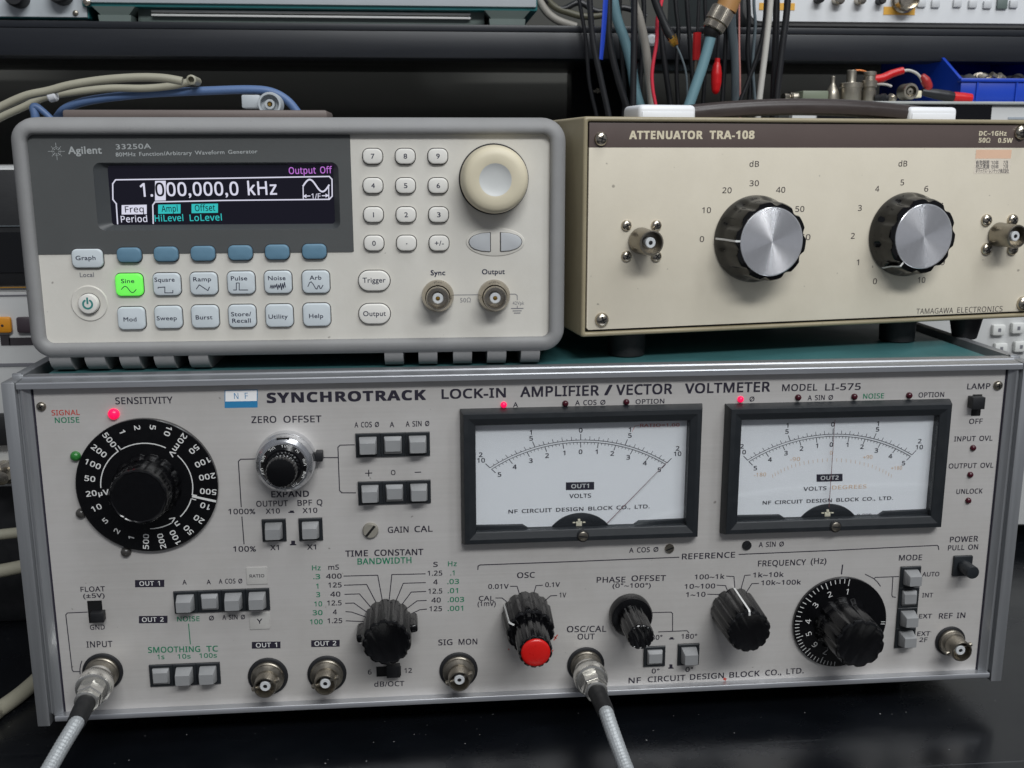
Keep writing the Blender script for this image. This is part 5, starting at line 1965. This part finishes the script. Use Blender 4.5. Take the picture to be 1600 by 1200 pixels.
# ------------------------------------------------------------------ instrument standing behind the attenuator
mWPAN = mat("off_white_panel", (196, 197, 196), 0.5, var=0.03)
t = tag(empty("bench_analyser"), "tall off-white keypad instrument standing behind the attenuator", "instrument")
Y = 196.0
tz = D(1420, 158.5, Y).z
ux0, ux1 = D(1236, 158, Y).x, D(1860, 158, Y).x
mb = MB()
mb.box(ux0, ux1, Y + 2, Y + 330, 12, tz - 2, 0, 1)
mb.build("case", mat("stone_grey_enamel", (120, 122, 120), .5, var=.05), t)
mb = MB()
mb.box(ux0 - 1, ux1 + 1, Y - 3, Y + 331, tz - 1.8, tz, 0, .5)
mb.build("top_plate", mat("pale_top_enamel", (170, 174, 172), .5, var=.05), t)
mb = MB()
mb.box(ux0 + 1, ux1 - 1, Y - .5, Y + 1.9, 14, tz - 2, 0, .4)
mb.build("front_panel", mWPAN, t)
mb = MB()
bg_flat(mb, 1262, 165, 1549, 420, Y - .6, 0, 1)
mb.build("screen", mat("dark_screen_glass", (10, 11, 14), .15, var=0), t)
for x, y in ((1562, 516), (1565, 545), (1592, 513), (1596, 542)):
    mb = MB()
    bg_box(mb, x - 10.5, y - 8.5, x + 10.5, y + 8.5, Y - 4, 3.4, 0, .8)
    a_ = D(x, y, Y - 4)
    mb.box(a_.x - 1, a_.x + 1, Y - 4.08, Y - 4, a_.z - 1.2, a_.z + 1.2, 1)
    mb.build("key", [mat("white_square_key", (216, 217, 214), .5, var=.02), mGREYI], t)
mb = MB()
bg_flat(mb, 1575, 183, 1640, 186, Y - .6, 0, .3)
bg_flat(mb, 1588, 196, 1640, 198, Y - .6, 0, .3)
mb.build("panel_print", mat("faint_blue_grey_ink", (168, 176, 184), .6, var=0), t)
for x in (ux0 + 30, ux1 - 30):
    mb = MB()
    mb.box(x - 12, x + 12, Y + 10, Y + 40, .1, 12, 0, 1)
    mb.build("foot", mRUBB, t)

# adapters and clips lying on that instrument
TY = 216.0
tk = (TY - CW.y) / FPX


def stand(px, r_list, m, label, name, cat, group=None, seg=24, tilt=0.0, rf=None):
    """an upright turned piece standing on the top plate; r_list: (radius px, height px)"""
    p = D(px, 150, TY)
    O = Vector((p.x, TY, tz + .05))
    mb = MB()
    mb.lathe(0, 0, [(r * tk, h * tk) for r, h in r_list], 0, seg, rf, c0=True, fr=(Vector((0, 0, 0)), Vector((tilt, 0, 1)).normalized(), Vector((1, 0, -tilt)).normalized(), Vector((0, 1, 0))))
    o = mb.build(name, m, ang=30)
    o.location = O * MM
    return tag(o, label, cat, group)


gA = "connector adapters on the instrument behind"
mDULL = mat("dull_nickel", (158, 152, 140), 0.38, 0.9, var=0.12, scale=(200, 200, 200))
stand(1300, [(11, 0), (11, 11), (9.5, 18), (6, 24), (4, 28), (3.6, 30), (3.6, 39), (3, 40)], mDULL, "cone-shaped silver adapter, leftmost of the three standing upright", "coaxial_adapter", "adapter", gA)
stand(1328.5, [(15.5, 0), (16.5, 2), (16.5, 22), (17.5, 23), (17.5, 29), (16, 30), (8, 30.5), (7.5, 32), (7.5, 48), (6.5, 49)], mDULL, "widest silver adapter with a narrow top, in the middle of the three upright", "coaxial_adapter", "adapter", gA)
stand(1357, [(11, 0), (11.5, 1), (11.5, 18), (10, 19), (10, 23), (12, 24), (12, 33), (9.5, 34.5), (9, 40), (10, 41), (10, 46), (8.5, 47)], mDULL, "stepped silver adapter beside the red sleeve, rightmost of the three upright", "coaxial_adapter", "adapter", gA, rf=lambda t_: 1 + .012 * cos(30 * t_))
mb = MB()
p = D(1267, 150, TY)
mb.box(-20.5 * tk, 20.5 * tk, -8, 8, 0, 17 * tk, 0, .8)
mb.lathe(0, 0, [(7 * tk, 0), (7 * tk, 9 * tk), (5.5 * tk, 10 * tk)], 1, 18, fr=(Vector((-20.5 * tk, 0, 8 * tk)), Vector((-1, 0, 0)), Vector((0, 1, 0)), Vector((0, 0, 1))))
o = mb.build("attenuator_block", [mat("olive_grey_enamel", (108, 116, 98), .5), mDULL])
o.location = (p.x * MM, TY * MM, (tz + .05) * MM)
tag(o, "small olive grey block with a round connector, beside the upright adapters", "connector block")
mb = MB()
p = D(1233, 150, TY)
mb.lathe(0, 0, [(6 * tk, 0), (6 * tk, 10 * tk), (8 * tk, 10.5 * tk), (8 * tk, 18 * tk), (5 * tk, 19 * tk)], 0, 20, c0=True, fr=(Vector((-9 * tk, 0, 8 * tk)), Vector((1, .3, 0)).normalized(), Vector((-.3, 1, 0)).normalized(), Vector((0, 0, 1))))
o = mb.build("coaxial_adapter", mNICK)
o.location = (p.x * MM, TY * MM, (tz + .05) * MM)
tag(o, "small shiny adapter lying on its side left of the olive block", "adapter", gA)
# jumper lead with red sleeve
r_ = tag(empty("jumper_lead"), "white jumper lead with a red sleeve and red clip beside the adapters", "wire")
hang([(1362, 124), (1378, 122), (1394, 115), (1411, 110)], [6.5, 6.5, 6, 5.5], mDRED, TY, None, root=r_, part_name="red_sleeve")
hang([(1409, 111), (1420, 110), (1431, 114), (1438, 121), (1441, 128)], 2.2, mCWHT, TY, None, root=r_, part_name="wire")
hang([(1440, 118), (1446, 126), (1450, 136), (1446, 142)], [4.5, 7.5, 7, 4], mat("dull_red_plastic", (160, 40, 40), .4), TY, None, root=r_, part_name="red_clip")
hang([(1369, 131), (1384, 132), (1393, 135)], 2, mCWHT, TY, None, root=r_, part_name="loop_end")
hang([(1336, 110), (1345, 110), (1353, 112)], 1.4, mat("copper_wire", (212, 128, 72), .4, .6), TY + 14, "bare copper wire ends poking out between the tall adapters", "bare_wire", "wire", None)
for px_, y_, dx_, m_, lab_ in ((1377, 150, .8, mBLKM, "short black adapter lying on its side right of the stepped adapter"), (1394, 152, -.5, mNICK, "short shiny adapter lying on its side left of the tee adapter")):
    p = D(px_, y_, TY - 6)
    ax2 = Vector((dx_, -.6, 0)).normalized()
    mb = MB()
    mb.lathe(0, 0, [(4.5 * tk, -9 * tk), (5.5 * tk, -8 * tk), (5.5 * tk, 0), (6.6 * tk, .5 * tk), (6.6 * tk, 7 * tk), (4 * tk, 8 * tk), (3.6 * tk, 12 * tk)], 0, 20, c0=True, fr=(Vector((0, 0, 6.7 * tk)), ax2, Vector((-ax2.y, ax2.x, 0)), Vector((0, 0, 1))))
    o = mb.build("coaxial_adapter", m_)
    o.location = (p.x * MM, (TY - 6) * MM, (tz + .05) * MM)
    tag(o, lab_, "adapter", gA)
# tee adapter seen end-on
r_ = tag(empty("coaxial_adapter"), "tee adapter facing the camera under the red clip", "adapter", gA)
p = D(1417, 143.5, TY)
r_.location = (p.x * MM, TY * MM, p.z * MM)
mb = MB()
mb.lathe(0, 0, [(12.5 * tk, -4), (12.5 * tk, 5), (11.5 * tk, 6), (8.5 * tk, 6), (8.5 * tk, 1), (5 * tk, 1), (5 * tk, 4.5), (1.6 * tk, 4.6), (1.4 * tk, 2)], 0, 28, c0=True)
mb.build("barrel", mDULL, r_)
mb = MB()
mb.box(6 * tk, 24 * tk, -1, 6, -9 * tk, 2 * tk, 0, .8)
mb.build("arm", mCREAM, r_)
# black clip with red boot
r_ = tag(empty("test_clip"), "black clip with a red boot lying in front of the blue bin", "test clip")
hang([(1440, 143), (1462, 147), (1480, 150), (1494, 152)], [5, 8, 8.5, 7], mCBLK, TY, None, root=r_, part_name="grip")
hang([(1489, 151.5), (1505, 153), (1517, 154)], [8, 8.2, 7.5], mDRED, TY, None, root=r_, part_name="red_boot")
# blue parts bin
mBIN = mat("blue_bin_plastic", (16, 62, 176), 0.4, var=0.06)
bin_ = tag(empty("parts_bin"), "blue plastic parts bin full of connectors at the right edge", "bin")
BY = 222.0
bx0 = D(1500, 150, BY).x
bx1 = D(1700, 150, BY).x
bz = tz + .1
h1_, h2_ = D(1530, 128, BY).z, D(1530, 100, BY + 20).z
th = 2.0
mb = MB()
mb.box(bx0, bx1, BY, BY + 120, bz, bz + th, 0)
mb.box(bx0, bx1, BY, BY + th, bz + th, h1_, 0, .5)
mb.box(bx0 - 1, bx1, BY - 1.5, BY + 4, h1_ + .01, h1_ + 2.2, 0, .6)
mb.box(bx0, bx1, BY + 118, BY + 120, bz + th, h2_ + 12, 0, .5)
for x in (bx0, bx1 - th):
    ls = []
    for xx in (x, x + th):
        ls.append([(xx, BY + th + .05, bz + th), (xx, BY + 117.9, bz + th), (xx, BY + 117.9, h2_ + 8), (xx, BY + 34, h2_ + 8), (xx, BY + th + .05, h1_ + 2)])
    mb.loops(ls, 0)
mb.box(bx0 - 3.5, bx1 + 3.5, BY + 32, BY + 122, h2_ + 8.05, h2_ + 10, 0, .6)
for i in range(5):
    x = bx0 + 10 + 26 * i
    mb.box(x, x + 1.2, BY - 1.0, BY, bz + 1, h1_ - .2, 0)
mb.build("tray", mBIN, bin_)
for i in range(12):
    x = bx0 + 12 + (i % 6) * 11 + random.uniform(-2, 2)
    y = BY + 12 + (i // 6) * 14 + random.uniform(-2, 2)
    a = random.uniform(0, 6.28)
    ax = Vector((cos(a), sin(a), random.uniform(.1, .6))).normalized()
    e1 = ax.orthogonal().normalized()
    mb = MB()
    mb.lathe(0, 0, [(3.4, -7), (3.6, -6), (3.6, 0), (4.6, .3), (4.6, 4), (2.6, 4.6), (2.4, 9)], 0, 16, c0=True, fr=(Vector((0, 0, 0)), ax, e1, ax.cross(e1)))
    o = mb.build("loose_connector", mNICK if i % 3 else mBLKM)
    o.location = (x * MM, y * MM, (h1_ - 1 + random.uniform(0, 2.5)) * MM)
    tag(o, "small loose connector among others heaped in the blue bin", "connector", "loose connectors in the blue bin")

# ------------------------------------------------------------------ instrument and cables at the left edge
t = tag(empty("bench_oscilloscope"), "white bench instrument with dark screen and orange key behind the generator's left edge", "instrument")
Y = 120.0
mb = MB()
xl, xr = D(-260, 500, Y).x, D(120, 500, Y).x
zl, zh = D(10, 762, Y).z, D(10, 262, Y).z
mb.box(xl, xr, Y + 2, Y + 300, zl, zh, 0, 2)
mb.build("case", mWPAN, t)
mb = MB()
mb.box(xl + 1, xr - 1, Y - 1, Y + 1.9, zl + 1, D(10, 456, Y).z, 0, .5)
mb.build("control_panel", mWPAN, t)
mb = MB()
mb.box(xl + 1, xr - 1, Y - 2, Y + 1.9, D(10, 446, Y).z, zh - 1, 0, .5)
mb.build("screen_bezel", mBLKM, t)
mb = MB()
bg_flat(mb, -200, 362, 110, 428, Y - 2.1, 0, .6)
mb.build("screen", mat("dark_screen_glass", (10, 11, 14), .15, var=0), t)
mb = MB()
bg_flat(mb, -200, 352, 110, 355, Y - 2.1, 0, .8)
mb.build("bezel_line", mat("grey_rail", (110, 118, 124), .5), t)
mb = MB()
bg_flat(mb, -255, 447, 115, 453, Y - 2.1, 0, .5)
mb.build("orange_stripe", mat("ochre_trim", (168, 122, 40), .5), t)
mb = MB()
bg_flat(mb, -255, 461.5, 115, 464, Y - 1.1, 0, .3)
bg_flat(mb, -255, 571, 115, 572.5, Y - 1.1, 0, .3)
mb.build("panel_line", mGREYI, t)
mb = MB()
bg_box(mb, -12, 495.5, 15.5, 521, Y - 4, 2.8, 0, 1.2)
p = D(3.5, 509, Y - 4)
mb.lathe(p.x, p.z, [(.7, -Y + 4.05), (.6, -Y + 4.1)], 1, 12)
mb.build("key", [mat("orange_key", (226, 150, 34), .45), mINK], t)
mb = MB()
bg_box(mb, 26, 495.5, 52, 521, Y - 4, 2.8, 0, 1.2)
mb.build("key", mat("dark_plum_key", (70, 60, 66), .45), t)
mb = MB()
bg_flat(mb, 2, 523, 15, 539.5, Y - 1.1, 0, .3)
bg_flat(mb, 15, 527, 60, 539.5, Y - 1.1, 0, .3)
mb.build("dark_label", mat("dark_label_ink", (54, 50, 54), .6, var=.1), t)
mb = MB()
bg_box(mb, -200, 648, 60, 702, Y - 8, 6.5, 0, 1)
mb.build("lower_ledge", mBLKM, t)
for x, y in ((2, 739), (16, 737)):
    p = D(x, y, Y - 6)
    mb = MB()
    mb.lathe(p.x, p.z, [(5.5, -Y - 3), (5.5, -Y + 10), (4, -Y + 10.5), (3.6, -Y + 18), (2.5, -Y + 18.2)], 0, 24)
    mb.build("bnc_jack", mNICK, t)
mb = MB()
mb.box(xl + 4, xr - 4, Y + 14, Y + 290, .1, zl - .1, 0, 1)
mb.build("riser", mBLKM, t)
gB = "beige cables beside the amplifier"
mCBGE = mat("beige_cable_sheath", (156, 153, 136), 0.5, var=0.08)
for pts, r, lab in (([(-70, 846), (-20, 838), (30, 832), (80, 828), (120, 826)], 2.6, "uppermost, thinnest of the beige cables running out left of the amplifier"),
                    ([(-70, 904), (-10, 894), (40, 884), (90, 872), (130, 860)], 3.3, "middle one of the beige cables running out left of the amplifier"),
                    ([(-60, 1136), (-10, 1113), (25, 1090), (58, 1062), (90, 1030), (120, 1000)], 3.8, "lowest, thickest beige cable, lying on the bench left of the amplifier")):
    W = [D(x, y, 70.0) if r < 3.5 else HZ(x, y, r) for x, y in pts]
    if r < 3.5:
        W = [Vector((-700, -60, r + .1)), Vector((-520, 0, r + .1)), Vector((W[0].x - 60, 50, W[0].z * .55))] + W
    else:
        W = [Vector((-700, -180, r)), Vector((W[0].x - 110, -90, r))] + W
    mb = MB()
    mb.tube(W, r, 0, 14, 6)
    tag(mb.build("bench_cable", mCBGE, origin=W[0]), lab, "cable", gB)

# ------------------------------------------------------------------ cables lying over the generator
r_ = tag(empty("coiled_cable"), "pale beige doubled cable with a tie, looping over the generator", "cable")
CY = 110.0
hang([(-80, 215), (-30, 186), (0, 168), (40, 150), (76, 142), (110, 133), (160, 125), (215, 121), (255, 122), (285, 127)], 6.2, mCBGE, CY, None, root=r_, part_name="upper_strand")
hang([(-80, 240), (-30, 203), (0, 184), (35, 168), (70, 152), (110, 145), (170, 138), (225, 138), (270, 134), (298, 127)], 5.4, mCBGE, CY + 14, None, root=r_, part_name="lower_strand")
p = D(302, 125.5, CY + 8)
mb = MB()
kk = (CY + 8 - CW.y) / FPX
mb.lathe(p.x, p.z, [(6.2 * kk, -(CY + 18)), (7 * kk, -(CY + 6)), (7 * kk, -(CY + 3)), (4.6 * kk, -(CY + 2.6)), (4.2 * kk, -(CY + 6))], 0, 24)
mb.build("cut_end", mCBGE, r_)
p0, p1 = D(73, 147, CY), D(86, 144, CY)
mb = MB()
ax = (p1 - p0).normalized()
e1 = ax.orthogonal().normalized()
mb.lathe(0, 0, [(7.6 * kk, 0), (9 * kk, .6), (9 * kk, (p1 - p0).length - .6), (7.6 * kk, (p1 - p0).length)], 0, 20, c0=True, fr=(p0 + Vector((0, 2, -1)), ax, e1, ax.cross(e1)))
mb.build("cable_tie", mWBLK, r_)
mCBL2 = mat("dusty_blue_cable_sheath", (82, 108, 150), 0.5, var=0.08)
r_ = tag(empty("coaxial_lead"), "dusty blue cable with a silver end connector lying over the generator", "cable")
hang([(88, 186), (102, 170), (135, 158), (190, 150), (250, 145), (320, 142), (390, 140), (425, 144), (450, 158), (468, 180)], 6.2, mCBL2, 128, None, root=r_, part_name="sheath")
hang([(56, 196), (55, 180), (52, 168), (58, 167), (72, 178), (84, 190)], [6.2, 6.2, 5.6, 5.0, 4.6, 4.2], mCBL2, 112, None, root=r_, part_name="short_stub")
pb_ = D(392, 160, 118)
kk = (118 - CW.y) / FPX
mb = MB()
mb.box(pb_.x - 11 * kk, pb_.x + 16 * kk, 112, 122, pb_.z - 9 * kk, pb_.z + 10 * kk, 0, .8)
mb.build("connector_body", mLGREY, r_)
p = D(421, 162.5, 106)
kk = (106 - CW.y) / FPX
mb = MB()
mb.lathe(p.x, p.z, [(15 * kk, -118), (17.5 * kk, -117), (17.8 * kk, -108), (16.5 * kk, -106), (14 * kk, -106), (13.5 * kk, -110), (7.5 * kk, -110), (7.2 * kk, -107), (4 * kk, -107), (3.8 * kk, -110)], 0, 40, c0=True)
mb.build("connector_shell", mLGREY, r_)
mb = MB()
mb.lathe(p.x, p.z, [(2.6 * kk, -111), (2.6 * kk, -106.5), (1.4 * kk, -106)], 0, 16)
mb.build("centre_pin", mGOLD, r_)
